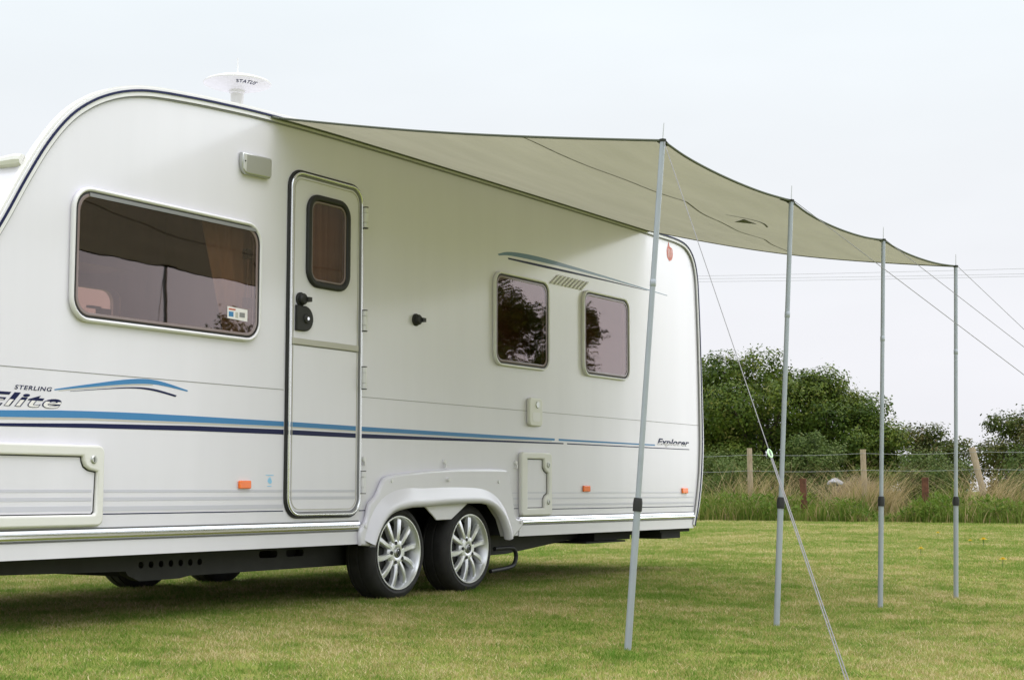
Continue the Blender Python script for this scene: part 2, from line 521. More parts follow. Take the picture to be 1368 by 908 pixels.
def lawn_grass():
    """one object: eight tufts (marked variant>=0) and the points they are copied to (variant -1)"""
    Vs, Fs, Ts, Ks, off = [], [], [], [], 0
    K = 8
    for k in range(K):
        n = 26
        r = 0.075 * np.sqrt(rng.random(n)); a = rng.uniform(0, 2 * PI, n)
        base = np.stack([r * np.cos(a), r * np.sin(a), np.full(n, -0.004)], 1)
        h = rng.uniform(0.010, 0.034, n) * (1.5 if k < 1 else 0.9)
        la = rng.uniform(0, 2 * PI, n); lm = h * rng.uniform(0.2, 1.3, n)
        lean = np.stack([np.cos(la) * lm, np.sin(la) * lm], 1)
        tint = np.clip(rng.normal(0.37, 0.23, n), 0.02, 0.98)
        tint[rng.random(n) < 0.10] = 1.0
        if k == 0: tint = np.clip(rng.normal(0.22, 0.14, n), 0.0, 0.6)
        V, F, T = blade_arrays(base, h, rng.uniform(0.0032, 0.0062, n), lean, tint)
        Vs.append(V); Fs.append(F + off); Ts.append(T); Ks.append(np.full(len(V), k)); off += len(V)
    # points: dense near the lens, thinner far away
    P, S = [], []
    d = 3.4
    while d < 31.5:
        step = 0.25 if d < 12 else 0.6
        halfw = d * 0.40 + 1.6
        dens = 560 if d < 8 else max(560 * (8 / d) ** 1.35, 70)
        n = int(dens * step * 2 * halfw)
        dd = rng.uniform(d, d + step, n); uu = rng.uniform(-halfw, halfw, n)
        xy = CAM[:2] + dd[:, None] * FW + uu[:, None] * RT
        keep = xy[:, 0] < 29.6
        P.append(xy[keep]); S.append(np.full(keep.sum(), 0.80 if d < 8 else min(0.80 + (d - 8) * 0.035, 1.5)))
        d += step
    P = np.concatenate(P); S = np.concatenate(S)
    P3 = np.concatenate([P, gz(P[:, 0], P[:, 1])[:, None]], 1)
    V = np.concatenate(Vs + [P3])
    T = np.concatenate(Ts + [np.zeros(len(P))])
    Kk = np.concatenate(Ks + [np.full(len(P), -1)]).astype(np.int32)
    sz = np.concatenate([np.ones(off), S * rng.uniform(0.7, 1.25, len(P))]).astype(np.float32)
    rot = np.concatenate([np.zeros(off), rng.uniform(0, 2 * PI, len(P))]).astype(np.float32)
    pk = rng.integers(1, K, len(P))
    for c in rng.choice(len(P), 260, replace=False):                    # scattered lush clumps of taller grass
        near = ((P - P[c]) ** 2).sum(1) < rng.uniform(0.03, 0.11) ** 2
        pk[near & (rng.random(len(P)) < 0.75)] = 0
    pick = np.concatenate([np.zeros(off), pk]).astype(np.int32)
    me = quad_mesh("lawn_grass", V, np.concatenate(Fs), T, dict(variant=Kk, size=sz, spin=rot, pick=pick))
    me.materials.append(GRASS)
    o = bpy.data.objects.new("lawn_grass", me)
    COL.objects.link(o)
    ng = bpy.data.node_groups.new("tufts", 'GeometryNodeTree')
    ng.interface.new_socket("Geometry", in_out='INPUT', socket_type='NodeSocketGeometry')
    ng.interface.new_socket("Geometry", in_out='OUTPUT', socket_type='NodeSocketGeometry')
    L = ng.links.new
    def nd(t, **kw):
        x = ng.nodes.new(t)
        for k, v in kw.items(): setattr(x, k, v)
        return x
    gi, go = nd("NodeGroupInput"), nd("NodeGroupOutput")
    def attr(name, typ):
        x = nd("GeometryNodeInputNamedAttribute", data_type=typ); x.inputs["Name"].default_value = name; return x.outputs[0]
    var = attr("variant", 'INT')
    cmp_ = nd("FunctionNodeCompare", data_type='INT', operation='GREATER_EQUAL')
    L(var, [s for s in cmp_.inputs if s.name == 'A' and s.type == 'INT'][0])
    sg = nd("GeometryNodeSeparateGeometry", domain='POINT')
    L(gi.outputs[0], sg.inputs[0]); L(cmp_.outputs[0], sg.inputs["Selection"])
    sp = nd("GeometryNodeSplitToInstances", domain='POINT')
    L(sg.outputs[0], sp.inputs[0]); L(var, sp.inputs["Group ID"])
    iop = nd("GeometryNodeInstanceOnPoints")
    L(sg.outputs[1], iop.inputs["Points"]); L(sp.outputs[0], iop.inputs["Instance"])
    iop.inputs["Pick Instance"].default_value = True
    L(attr("pick", 'INT'), iop.inputs["Instance Index"])
    cx = nd("ShaderNodeCombineXYZ"); L(attr("spin", 'FLOAT'), cx.inputs[2])
    L(cx.outputs[0], iop.inputs["Rotation"])
    L(attr("size", 'FLOAT'), iop.inputs["Scale"])
    L(iop.outputs[0], go.inputs[0])
    md = o.modifiers.new("tufts", 'NODES'); md.node_group = ng
    tag(o, "short green and yellowed blades of the mown lawn", "grass", kind="stuff")
lawn_grass()

# ================================================================== CARAVAN
van = empty("caravan", (7.6, 1.1, 0))
tag(van, "long white touring caravan with blue side stripes and twin wheels", "caravan")
VAN0 = Vector((7.6, 1.1, 0))
class Shift:      # parts are built in scene metres; this keeps them in place under the caravan's empty
    pass
def under(o):
    o.parent = van
    o.matrix_parent_inverse = Matrix.Translation(-VAN0)
    return o
W2 = 2.25         # body width

top_line = [(4.352, 1.778), (4.463, 1.970), (4.579, 2.150), (4.701, 2.292), (4.830, 2.389), (4.964, 2.455), (5.10, 2.498), (5.246, 2.524),
            (5.474, 2.546), (5.71, 2.563), (6.035, 2.580), (6.6, 2.594), (7.6, 2.602), (8.64, 2.606), (9.6, 2.608), (10.44, 2.609), (10.83, 2.610), (11.0, 2.604), (11.12, 2.585)]
front_line = [(4.26, 0.34), (4.12, 0.42), (4.03, 0.60), (3.99, 0.85), (4.01, 1.10), (4.08, 1.32), (4.19, 1.52)]
rear_line = [(11.215, 2.540), (11.29, 2.46), (11.335, 2.34), (11.352, 2.20), (11.372, 1.9), (11.385, 1.557), (11.392, 1.19), (11.388, 0.95), (11.36, 0.72), (11.30, 0.50), (11.235, 0.34)]
arc = smoothline(front_line + top_line + rear_line, 4)          # from the front foot over the roof to the rear foot
bottom_z = 0.33
arch_cut = [(8.40, bottom_z), (8.34, 0.44), (8.23, 0.53), (8.05, 0.56), (7.25, 0.555), (7.10, 0.48), (6.96, bottom_z)]
outline = arc + arch_cut

WIN1 = (4.735, 1.370, 6.010, 1.985)
WIN2 = (8.248, 1.417, 8.940, 2.026)
WIN3 = (9.414, 1.422, 10.115, 2.032)
DWIN = (6.370, 1.708, 6.742, 2.216)
FARW = (6.35, 1.40, 7.13, 1.915)
def inset(r, d): return (r[0] + d, r[1] + d, r[2] - d, r[3] - d)

door_hole = rrect(6.245, 0.492, 6.858, 2.312, 0.09)
holes = [rrect(*inset(WIN1, 0.02), 0.085), rrect(*inset(WIN2, 0.02), 0.07), rrect(*inset(WIN3, 0.02), 0.07), door_hole]
side = under(plate("side_wall", outline, holes, 0.0, 0.03, M['gel'], None))
far = under(plate("side_wall", outline, [rrect(*FARW, 0.08)], W2 - 0.03, 0.03, M['gel'], None))
far["label"] = "far side wall of the caravan"
# roof, front and rear skin
mb = MB()
nose = [(4.482, 2.035), (4.62, 2.085), (5.0, 2.19), (5.6, 2.345), (6.2, 2.50), (6.6, 2.588)]
skin = [p for p in arc if p[1] < 2.0 and p[0] < 6] + nose + [p for p in arc if p[0] > 6.7]
for i in range(len(skin) - 1):
    (xa, za), (xb, zb) = skin[i], skin[i + 1]
    mb.add([(xa, 0.03, za), (xb, 0.03, zb), (xb, W2 - 0.03, zb), (xa, W2 - 0.03, za)], [(0, 1, 2, 3)])
under(mb.build("roof_skin", M['gel'], None, 60))
# floor and wheel housing
for x0, x1 in ((4.2, 6.93), (8.42, 11.2)):
    mb = MB(); mb.box((x0, 0.03, 0.335), (x1, W2 - 0.03, 0.36)); under(mb.build("floor", M['void'], None))
for y0, y1, yi in ((0.031, 0.33, 0.331), (W2 - 0.33, W2 - 0.031, W2 - 0.345)):
    mb = MB()
    mb.box((6.935, y0, 0.58), (8.415, y1, 0.60)); mb.box((6.935, y0, 0.335), (6.95, y1, 0.58)); mb.box((8.40, y0, 0.335), (8.415, y1, 0.58))
    mb.box((6.935, yi, 0.335), (8.415, yi + 0.014, 0.60))
    under(mb.build("wheel_housing", M['void'], None))
mb = MB(); mb.box((6.935, 0.346, 0.335), (8.415, W2 - 0.346, 0.36)); under(mb.build("floor", M['void'], None))
# interior: lining, top lockers, partition
mb = MB()
iz0, iz1 = 0.40, 2.50
mb.add([(4.6, 0.06, 2.03), (7.0, 0.06, 2.5), (7.0, W2 - 0.11, 2.5), (4.6, W2 - 0.11, 2.03)], [(0, 1, 2, 3)])
fw = [(4.3, 0.65), (11.2, 0.65), (11.2, 2.5), (7.0, 2.5), (4.6, 2.03), (4.45, 1.95), (4.3, 1.6)]
me1 = plate_mesh(fw, [rrect(*FARW, 0.08)], W2 - 0.10, 0.015)
mb.box((5.2, W2 - 0.45, 1.99), (6.9, W2 - 0.11, 2.14))
mb.box((7.5, 0.05, 0.65), (7.55, W2 - 0.12, 2.45)); mb.box((9.0, 0.9, 0.65), (9.05, W2 - 0.12, 2.45))
mb.box((8.2, 0.12, 0.65), (10.3, 0.14, 2.4))
under(link("interior_lining", joined([mb.mesh("lining"), me1]), M['wood'], None))
under(plate("far_window_pane", rrect(*inset(FARW, -0.02), 0.09), [], W2 + 0.001, 0.006, M['clearglass'], None))

# edge trim that runs over the roof: white moulding with a dark insert
A = np.array(arc)
def offset_arc(d):
    tg = np.gradient(A, axis=0); tg /= np.linalg.norm(tg, axis=1)[:, None]
    nr = np.stack([-tg[:, 1], tg[:, 0]], 1)                       # points outwards (up) along the walk front -> rear
    return A + nr * d
def ribbon(d0, d1, y0, y1, i0=0, i1=None):
    a, b = offset_arc(d0)[i0:i1], offset_arc(d1)[i0:i1]
    mbr = MB()
    n = len(a)
    vs_ = []
    for (p, q) in zip(a, b):
        vs_ += [(p[0], y0, p[1]), (q[0], y0, q[1]), (q[0], y1, q[1]), (p[0], y1, p[1])]
    fs = []
    for i in range(n - 1):
        for k in range(4):
            k2 = (k + 1) % 4
            fs.append((4 * i + k, 4 * i + k2, 4 * i + 4 + k2, 4 * i + 4 + k))
    fs += [(3, 2, 1, 0), tuple(4 * (n - 1) + k for k in range(4))]
    mbr.add(vs_, fs)
    return mbr
tr = under(ribbon(0.006, -0.034, -0.016, 0.05).build("edge_trim", M['plastic'], None, 40))
sub = ribbon(-0.004, -0.015, -0.021, -0.0165).build("trim_insert", M['navy'], None, 40); sub.parent = tr; sub.matrix_parent_inverse = Matrix.Identity(4)
sub = ribbon(-0.0345, -0.041, -0.009, -0.0005).build("trim_shadow_line", M['greyrail'], None, 40); sub.parent = tr  # thin grey strip standing in for the shadow line along the trim's inner edge
sub = ribbon(0.0065, 0.016, -0.006, 0.03).build("trim_lip", M['cream'], None, 40); sub.parent = tr

# bulging rear moulding
mb = MB()
i0 = next(i for i, p in enumerate(arc) if p[0] > 11.2 and p[1] < 2.56)
Rr = A[i0:]
kk = np.linspace(0, 1, len(Rr))
rows = []
for dx, y in ((0.0, 0.012), (0.55, 0.0), (0.92, 0.03), (1.0, 0.12), (1.0, W2 - 0.12), (0.92, W2 - 0.03), (0.55, W2), (0.0, W2 - 0.012)):
    amp = 0.02 + 0.085 * np.minimum(kk * 1.5, 1) * np.where(kk > 0.9, (1 - kk) / 0.1 * 0.6 + 0.4, 1)
    rows.append([(p[0] + dx * a_, y, p[1]) for p, a_ in zip(Rr, amp)])
nR = len(Rr)
mb.add([p for r in rows for p in r], [(i * nR + j, i * nR + j + 1, (i + 1) * nR + j + 1, (i + 1) * nR + j) for i in range(len(rows) - 1) for j in range(nR - 1)])
under(mb.build("rear_moulding", M['gel'], None, 60))

# rail across the front roof, with its end cap
mb = MB()
mb.tube([(4.49, 0.04, 2.052), (4.485, 1.1, 2.052), (4.49, W2 - 0.04, 2.052)], 0.020, 10)
mb.tube([(4.49, 0.031, 2.05), (4.485, 0.06, 2.05), (4.485, 0.24, 2.052)], [0.026, 0.031, 0.022], 10)
under(mb.build("front_roof_rail", M['cream'], None))

# lower rail: moulded strip with a bright bead
def lower_rail(x0, x1):
    mbr = MB()
    prof = [(0.0, 0.452), (-0.010, 0.448), (-0.013, 0.436), (-0.007, 0.431), (-0.016, 0.426), (-0.021, 0.417), (-0.018, 0.408), (-0.008, 0.402), (0.0, 0.401)]
    vs_ = [(x, y, z) for x in (x0, x1) for y, z in prof]
    n = len(prof)
    mbr.add(vs_, [(i, i + 1, n + i + 1, n + i) for i in range(n - 1)] + [tuple(range(n))[::-1], tuple(range(n, 2 * n))])
    return under(mbr.build("lower_rail", M['chrome'], None, 25))
lower_rail(4.02, 6.868); lower_rail(8.57, 11.22)
for x0, x1 in ((4.03, 6.868), (8.57, 11.23)):
    for y_, z0, z1 in ((-0.004, 0.4525, 0.4565), (-0.0035, 0.396, 0.4005)):
        mb = MB(); mb.box((x0, y_, z0), (x1, 0.0, z1)); under(mb.build("rail_seal", M['greyrail'], None))
# skirt below the rail stands a little proud
for x0, x1 in ((4.28, 6.862), (8.57, 11.22)):
    mb = MB(); mb.box((x0, -0.006, 0.326), (x1, -0.0005, 0.395))
    under(mb.build("skirt", M['gel'], None))
# panel joint
for x0, x1, z0 in ((4.06, 6.215, 1.1435), (6.89, 11.36, 1.1405)):
    mb = MB(); mb.box((x0, -0.0012, z0), (x1, -0.0002, z0 + 0.0028)); under(mb.build("panel_joint", M['seam'], None))

# ---- vinyl stripes
def band(top, bot): return smoothline(top, 5) + smoothline(bot, 5)[::-1]
def vinyl(name, polys, m, y=-0.0011, parent=None):
    for p in polys:
        o = under(link(name, plate_mesh(p, [], y, 0.0009), m, None, None))
    return o
def zi(pts, x): return float(np.interp(x, [p[0] for p in pts], [p[1] for p in pts]))
BT = [(4.0, 0.946), (4.385, 0.957), (4.743, 0.972), (5.135, 0.979), (5.572, 0.980), (6.21, 0.979), (6.83, 0.976), (8.27, 0.972), (9.05, 0.971), (10.56, 0.969)]
BB = [(4.0, 0.920), (4.386, 0.929), (4.872, 0.943), (5.572, 0.950), (6.21, 0.954), (6.83, 0.951), (8.27, 0.950), (9.05, 0.957), (10.56, 0.960)]
DT = [(4.0, 0.892), (4.387, 0.903), (4.873, 0.919), (5.573, 0.933), (6.21, 0.937), (6.83, 0.936), (8.27, 0.940), (9.18, 0.944), (11.17, 0.947)]
DB = [(4.0, 0.880), (4.388, 0.890), (4.873, 0.899), (5.574, 0.908), (6.21, 0.911), (6.83, 0.911), (8.27, 0.927), (9.18, 0.936), (11.17, 0.9415)]
def piece(T_, B_, x0, x1, dz0=0.0):
    xs = np.linspace(x0, x1, 14)
    return [(x, zi(T_, x)) for x in xs] + [(x, zi(B_, x)) for x in xs[::-1]]
vinyl("blue_stripe", [piece(BT, BB, 4.03, 6.22), piece(BT, BB, 6.885, 9.04), piece(BT, BB, 9.095, 10.56)], M['blue'])
vinyl("navy_stripe", [piece(DT, DB, 4.03, 6.22), piece(DT, DB, 6.885, 9.16), piece(DT, DB, 9.21, 11.17)], M['navy'])
TB = [(x, z - 0.010) for x, z in BB]
vinyl("thin_stripe", [piece([(x, z - 0.0012) for x, z in BB], TB, 4.03, 6.22), piece([(x, z - 0.0012) for x, z in BB], [(x, z - 0.007) for x, z in BB], 6.885, 9.0)], M['tan'])
GS = []
for z0, z1 in ((0.612, 0.625), (0.574, 0.590), (0.528, 0.549)):
    for x0, x1 in ((4.96, 6.222), (8.42, 8.57), (8.96, 11.25)):
        GS.append([(x0, z0 - (0.010 if x0 > 8 else 0)), (x1, z0 - (0.010 if x0 > 8 else 0)), (x1, z1 - (0.016 if x0 > 8 else 0)), (x0, z1 - (0.016 if x0 > 8 else 0))])
vinyl("grey_stripe", GS, M['greyv'])
vinyl("pin_stripe", [[(x0, z - 0.0025), (x1, z - 0.0025), (x1, z + 0.0025), (x0, z + 0.0025)] for x0, x1, z in ((4.945, 6.225, 0.515), (6.87, 6.93, 0.510), (8.44, 8.57, 0.505), (8.96, 11.24, 0.497))], M['navy'])
vinyl("blue_swoosh", [band([(4.675, 1.062), (4.866, 1.094), (5.132, 1.134), (5.301, 1.137), (5.506, 1.102)], [(4.676, 1.057), (4.866, 1.081), (5.132, 1.111), (5.301, 1.117), (5.500, 1.096)])], M['blue'])
vinyl("swoosh_edge", [band([(4.70, 1.0575), (4.866, 1.0798), (5.132, 1.1098), (5.27, 1.116)], [(4.70, 1.055), (4.866, 1.0745), (5.132, 1.104), (5.27, 1.112)])], M['tan'])
vinyl("navy_swoosh", [band([(4.766, 1.058), (4.932, 1.077), (5.133, 1.097), (5.274, 1.097), (5.43, 1.074)], [(4.766, 1.0565), (4.932, 1.074), (5.133, 1.091), (5.274, 1.087), (5.42, 1.066)])], M['navy'])
vinyl("teal_swoosh", [band([(8.314, 2.137), (8.473, 2.171), (8.827, 2.186), (9.341, 2.178), (10.041, 2.160), (10.80, 2.137)], [(8.33, 2.129), (8.473, 2.146), (8.827, 2.154), (9.341, 2.157), (10.041, 2.149), (10.80, 2.133)])], M['teal'])
vinyl("black_swoosh", [band([(8.439, 2.130), (8.926, 2.137), (9.614, 2.141), (10.45, 2.138)], [(8.445, 2.119), (8.926, 2.121), (9.614, 2.130), (10.45, 2.135)])], M['navy'])

def two_tone(name, s, box, split, shear, navy_bold, fill_bold, spacing=1.0):
    o = under(lettering(name, s, box, -0.0013, M['navy'], None, shear, navy_bold, spacing))
    pad = 0.0022
    b2 = (box[0] + pad, box[1] + pad, box[2] - pad, box[3] - pad)
    f_ = lettering("letter_fill", s, b2, -0.0020, M['letter'], None, shear, fill_bold, spacing, keep_below=split)
    f_.parent = o
    return o
two_tone("model_lettering", "Elite", (4.285, 0.976, 4.718, 1.037), 1.006, 0.35, 0.030, 0.004, 1.08)
under(lettering("maker_lettering", "STERLING", (4.456, 1.050, 4.662, 1.069), -0.0013, M['navy'], None, 0.25, 0.02, 1.15))
two_tone("range_lettering", "Explorer", (10.60, 0.955, 11.168, 1.018), 0.982, 0.30, 0.030, 0.004, 1.05)

# small blue water sign, emblem near the rear roof corner
drop = [(6.112, 0.655), (6.098, 0.668), (6.104, 0.680), (6.118, 0.692), (6.126, 0.680), (6.134, 0.666), (6.126, 0.655)]
vinyl("water_sign", [drop, [(6.085, 0.697), (6.145, 0.697), (6.145, 0.701), (6.085, 0.701)], [(6.098, 0.641), (6.130, 0.641), (6.130, 0.645), (6.098, 0.645)]], M['sky'])
emb = vinyl("emblem", [smoothline([(10.842, 2.412), (10.806, 2.44), (10.797, 2.49), (10.815, 2.53), (10.835, 2.565), (10.85, 2.53), (10.895, 2.515), (10.905, 2.46), (10.88, 2.425), (10.842, 2.412)], 4)[:-1]], M['red'])
fe = link("emblem_rib", joined([plate_mesh([(10.846 + k * 0.022, 2.44), (10.850 + k * 0.022, 2.44), (10.852 + k * 0.028, 2.51), (10.846 + k * 0.028, 2.51)], [], -0.0022, 0.0009) for k in (-1, 0, 1)]), M['letter'], None, None)
fe.parent = emb

# ---- windows
def window(name, R, r, frame_w, glass_in, top_rail=True, label=None, ring='plastic', ringbev=0.012):
    f_ = under(plate(name, rrect(*R, r), [rrect(*inset(R, frame_w), max(r - frame_w, 0.02))], -0.026, 0.028, M[ring], None, bevel=ringbev))
    if label: f_["label"] = label
    q = inset(R, frame_w + 0.0005)
    s_ = plate("seal", rrect(*q, r - frame_w), [rrect(*inset(q, 0.007), r - frame_w - 0.005)], -0.020, 0.03, M['black'], None); s_.parent = f_
    g0 = inset(q, 0.0075)
    e_ = plate("pane_edge", rrect(*g0, r - frame_w - 0.006), [rrect(*inset(g0, 0.016), r - frame_w - 0.016)], -0.019, 0.012, M['rim_acrylic'], None, bevel=0.004); e_.parent = f_
    g1 = inset(g0, 0.0150)
    p_ = plate("pane", rrect(*g1, r - frame_w - 0.015), [], -0.0165, 0.004, M['glass'], None); p_.parent = f_
    if top_rail:
        t_ = plate("hinge_rail", [(R[0] + 0.095, R[3] - frame_w - 0.024), (R[2] - 0.05, R[3] - frame_w - 0.024), (R[2] - 0.05, R[3] - frame_w - 0.007), (R[0] + 0.095, R[3] - frame_w - 0.007)], [], -0.0235, 0.004, M['greyrail'], None)
        t_.parent = f_
    return f_
w1 = window("window", WIN1, 0.11, 0.021, 0.0, label="wide bronze front window with beige curtains")
w2 = window("window", WIN2, 0.085, 0.016, 0.0, False, label="bronze window nearer the door above the wheel arch")
w3 = window("window", WIN3, 0.085, 0.016, 0.0, False, label="bronze window nearest the rear corner")

# curtains inside the wide window
def curtain(xt0, xt1, xb0, xb1, zt, zb, y):
    n, mrow = 26, 10
    vs_ = []
    for j in range(mrow + 1):
        v = j / mrow
        for i in range(n + 1):
            u = i / n
            x = (xt0 + (xt1 - xt0) * u) * (1 - v) + (xb0 + (xb1 - xb0) * u) * v
            vs_.append((x, y + 0.018 * math.sin(u * 22 + 0.7 * v), zt + (zb - zt) * v))
    mbc = MB(); mbc.add(vs_, [(j * (n + 1) + i, j * (n + 1) + i + 1, (j + 1) * (n + 1) + i + 1, (j + 1) * (n + 1) + i) for j in range(mrow) for i in range(n)])
    o = mbc.build("curtain", M['curtain'], None, 80)
    o.parent = w1
    return o
curtain(4.74, 4.90, 4.70, 4.79, 1.97, 1.72, 0.08)
curtain(5.66, 6.03, 5.86, 6.03, 1.97, 1.38, 0.08)
# stay, catches and sticker
mb = MB(); mb.tube([(5.935, -0.0005, 1.80), (5.935, -0.0005, 1.60)], 0.004, 8)
o = mb.build("window_stay", M['chrome'], None); o.parent = w1; o.location.y = 0.012
for group_ in (0, 1, 2):
    mb = MB()
    if group_ == 0: mb.box((5.915, 0.002, 1.80), (5.96, 0.03, 1.85)); mb.box((5.90, 0.002, 1.825), (5.93, 0.02, 1.84))
    if group_ == 1: mb.box((5.92, 0.002, 1.55), (5.965, 0.03, 1.60))
    if group_ == 2: mb.box((4.93, 0.002, 1.415), (5.0, 0.03, 1.445)); mb.box((4.86, 0.004, 1.44), (4.94, 0.016, 1.452))
    o = mb.build("window_catch", M['black'], None); o.parent = w1
st = plate("sticker", [(5.756, 1.477), (5.905, 1.472), (5.905, 1.532), (5.756, 1.537)], [], -0.0176, 0.0008, M['letter'], None); st.parent = w1
for (x0, z0, x1, z1), mm in (((5.765, 1.52, 5.815, 1.528), 'red'), ((5.766, 1.487, 5.80, 1.512), 'blue'), ((5.815, 1.484, 5.835, 1.512), 'tan'), ((5.845, 1.49, 5.885, 1.514), 'greyrail')):
    me = plate_mesh([(x0, z0), (x1, z0), (x1, z1), (x0, z1)], [], -0.0184, 0.0006)
    o = link("sticker_print", me, M[mm], None, None); o.parent = w1

# ---- door
DR = (6.225, 0.474, 6.876, 2.330)
dsurf = -0.010
door = under(plate("door", rrect(*inset(DR, 0.034), 0.075), [rrect(*inset(DWIN, 0.02), 0.07)], dsurf, 0.03, M['gel'], None, bevel=0.004))
o = plate("door_seal", rrect(*DR, 0.105), [rrect(*inset(DR, 0.012), 0.095)], -0.010, 0.012, M['black'], None, bevel=0.003); o.parent = door
o = plate("door_frame", rrect(*inset(DR, 0.0125), 0.094), [rrect(*inset(DR, 0.026), 0.083)], -0.024, 0.03, M['chrome'], None, bevel=0.0062); o.parent = door
o = plate("door_seal", rrect(*inset(DR, 0.0262), 0.083), [rrect(*inset(DR, 0.0335), 0.076)], -0.012, 0.02, M['greyrail'], None, bevel=0.0); o.parent = door
o = plate("door_edge", rrect(*inset(DR, 0.046), 0.066), [rrect(*inset(DR, 0.050), 0.062)], dsurf - 0.003, 0.004, M['tan'], None); o.parent = door
# door window
o = plate("door_window", rrect(*DWIN, 0.095), [rrect(*inset(DWIN, 0.034), 0.061)], -0.030, 0.032, M['black'], None, bevel=0.010); o.parent = door
q = inset(DWIN, 0.0345)
o = plate("door_pane_edge", rrect(*q, 0.058), [rrect(*inset(q, 0.012), 0.048)], -0.021, 0.01, M['rim_acrylic'], None, bevel=0.003); o.parent = door
o = plate("door_pane", rrect(*inset(q, 0.0115), 0.048), [], -0.018, 0.004, M['glass'], None); o.parent = door
o = plate("door_blind", [(6.36, 1.70), (6.76, 1.70), (6.76, 2.23), (6.36, 2.23)], [], 0.05, 0.006, M['blind'], None); o.parent = door
# middle bar
o = plate("door_bar", [(6.262, 1.391), (6.836, 1.391), (6.836, 1.424), (6.262, 1.424)], [], dsurf - 0.006, 0.006, M['tan'], None, bevel=0.0025); o.parent = door
o = plate("door_bar_line", [(6.262, 1.385), (6.836, 1.385), (6.836, 1.3902), (6.262, 1.3902)], [], dsurf - 0.0015, 0.001, M['seam'], None); o.parent = door
# stripes across the door leaf
for T_, B_, mm, nm in ((BT, BB, 'blue', "blue_stripe"), (DT, DB, 'navy', "navy_stripe"), ([(x, z - 0.0012) for x, z in BB], [(x, z - 0.008) for x, z in BB], 'tan', "thin_stripe")):
    o = link(nm, plate_mesh(piece(T_, B_, 6.262, 6.822), [], dsurf - 0.0011, 0.0009), M[mm], None, None); o.parent = door
for z0, z1 in ((0.612, 0.625), (0.574, 0.590)):
    o = link("grey_stripe", plate_mesh([(6.262, z0), (6.82, z0), (6.82, z1), (6.262, z1)], [], dsurf - 0.0011, 0.0009), M['greyv'], None, None); o.parent = door
# handle, lock knob
hd = [(6.285, 1.462), (6.285, 1.598)] + [(6.355 + 0.068 * math.sin(a), 1.53 + 0.068 * math.cos(a)) for a in np.linspace(0.1, PI - 0.1, 12)]
o = plate("door_handle", hd, [], dsurf - 0.018, 0.018, M['black'], None, bevel=0.006); o.parent = door
mb = MB(); mb.lathe([(0.0, -0.026), (0.022, -0.026), (0.026, -0.022), (0.026, -0.0181)], 20, 'y', (6.365, dsurf, 1.53))
o = mb.build("handle_boss", M['black'], None); o.parent = door
mb = MB(); mb.lathe([(0.0, -0.030), (0.009, -0.030), (0.009, -0.0262)], 16, 'y', (6.365, dsurf, 1.53))
o = mb.build("keyhole", M['chrome'], None); o.parent = door
def knob(cx, cz, y, parent, name):
    mbk = MB(); mbk.lathe([(0.0, -0.036), (0.022, -0.036), (0.030, -0.028), (0.030, -0.012), (0.037, -0.008), (0.037, -0.0002)], 22, 'y', (cx, y, cz))
    mbk.box((cx + 0.015, y - 0.046, cz - 0.012), (cx + 0.046, y - 0.012, cz + 0.012))
    o_ = mbk.build(name, M['black'], None)
    if parent: o_.parent = parent
    return o_
knob(6.328, 1.632, dsurf, door, "retainer_knob")
under(knob(7.404, 1.624, 0.0, None, "retainer_knob"))
# hinges
for z0, z1 in ((2.094, 2.205), (1.511, 1.621), (1.187, 1.304), (0.608, 0.724)):
    mb = MB()
    h3 = (z1 - z0) / 4
    mb.tube([(6.866, -0.034, z0), (6.866, -0.034, z0 + h3 * 0.95)], 0.0135, 12)
    mb.tube([(6.866, -0.034, z0 + h3 * 1.05), (6.866, -0.034, z1 - h3 * 1.05)], 0.0145, 12)
    mb.tube([(6.866, -0.034, z1 - h3 * 0.95), (6.866, -0.034, z1)], 0.0135, 12)
    mb.box((6.868, -0.030, z0 + 0.004), (6.888, -0.0005, z1 - 0.004))
    o = mb.build("hinge", M['plastic'], None); o.parent = door
    for zc in (z0 - 0.006, z1 + 0.002):
        mb = MB(); mb.lathe([(0, 0), (0.0155, 0), (0.0155, 0.004), (0, 0.004)], 12, 'z', (6.866, -0.034, zc))
        o = mb.build("hinge_cap", M['black'], None); o.parent = door

# ---- awning light
lamp_o = [(5.838, 2.335), (6.055, 2.340), (6.066, 2.330), (6.064, 2.245), (6.052, 2.232), (5.868, 2.226), (5.846, 2.246), (5.836, 2.29)]
pl = under(plate("awning_light", lamp_o, [], -0.030, 0.030, M['steel'], None, bevel=0.009))
o = plate("light_end", [(5.842, 2.252), (5.862, 2.236), (5.866, 2.325), (5.845, 2.325)], [], -0.033, 0.003, M['alloy'], None); o.parent = pl
mb = MB(); mb.lathe([(0, -0.0365), (0.004, -0.036), (0.004, -0.033)], 10, 'y', (5.853, 0, 2.29)); o = mb.build("light_screw", M['black'], None); o.parent = pl

# ---- fridge vent louvres between the rear windows
me = []
for i in range(9):
    x = 8.975 + i * 0.052
    me.append(plate_mesh([(x, 2.024), (x + 0.026, 2.024), (x + 0.136, 2.094), (x + 0.110, 2.094)], [], -0.012, 0.012, 0.004))
under(link("vent_louvres", joined(me), M['plastic'], None))

# ---- hatch latch above the rear hatch
lt = under(plate("hatch_latch", rrect(8.668, 1.042, 8.838, 1.232, 0.035), [], -0.028, 0.028, M['cream'], None, bevel=0.010))
o = plate("latch_recess", rrect(8.705, 1.075, 8.802, 1.135, 0.015), [], -0.0292, 0.002, M['plastic'], None); o.parent = lt
mb = MB(); mb.lathe([(0, -0.033), (0.020, -0.033), (0.024, -0.0281)], 18, 'y', (8.768, 0, 1.185)); o = mb.build("latch_lock", M['steel'], None); o.parent = lt

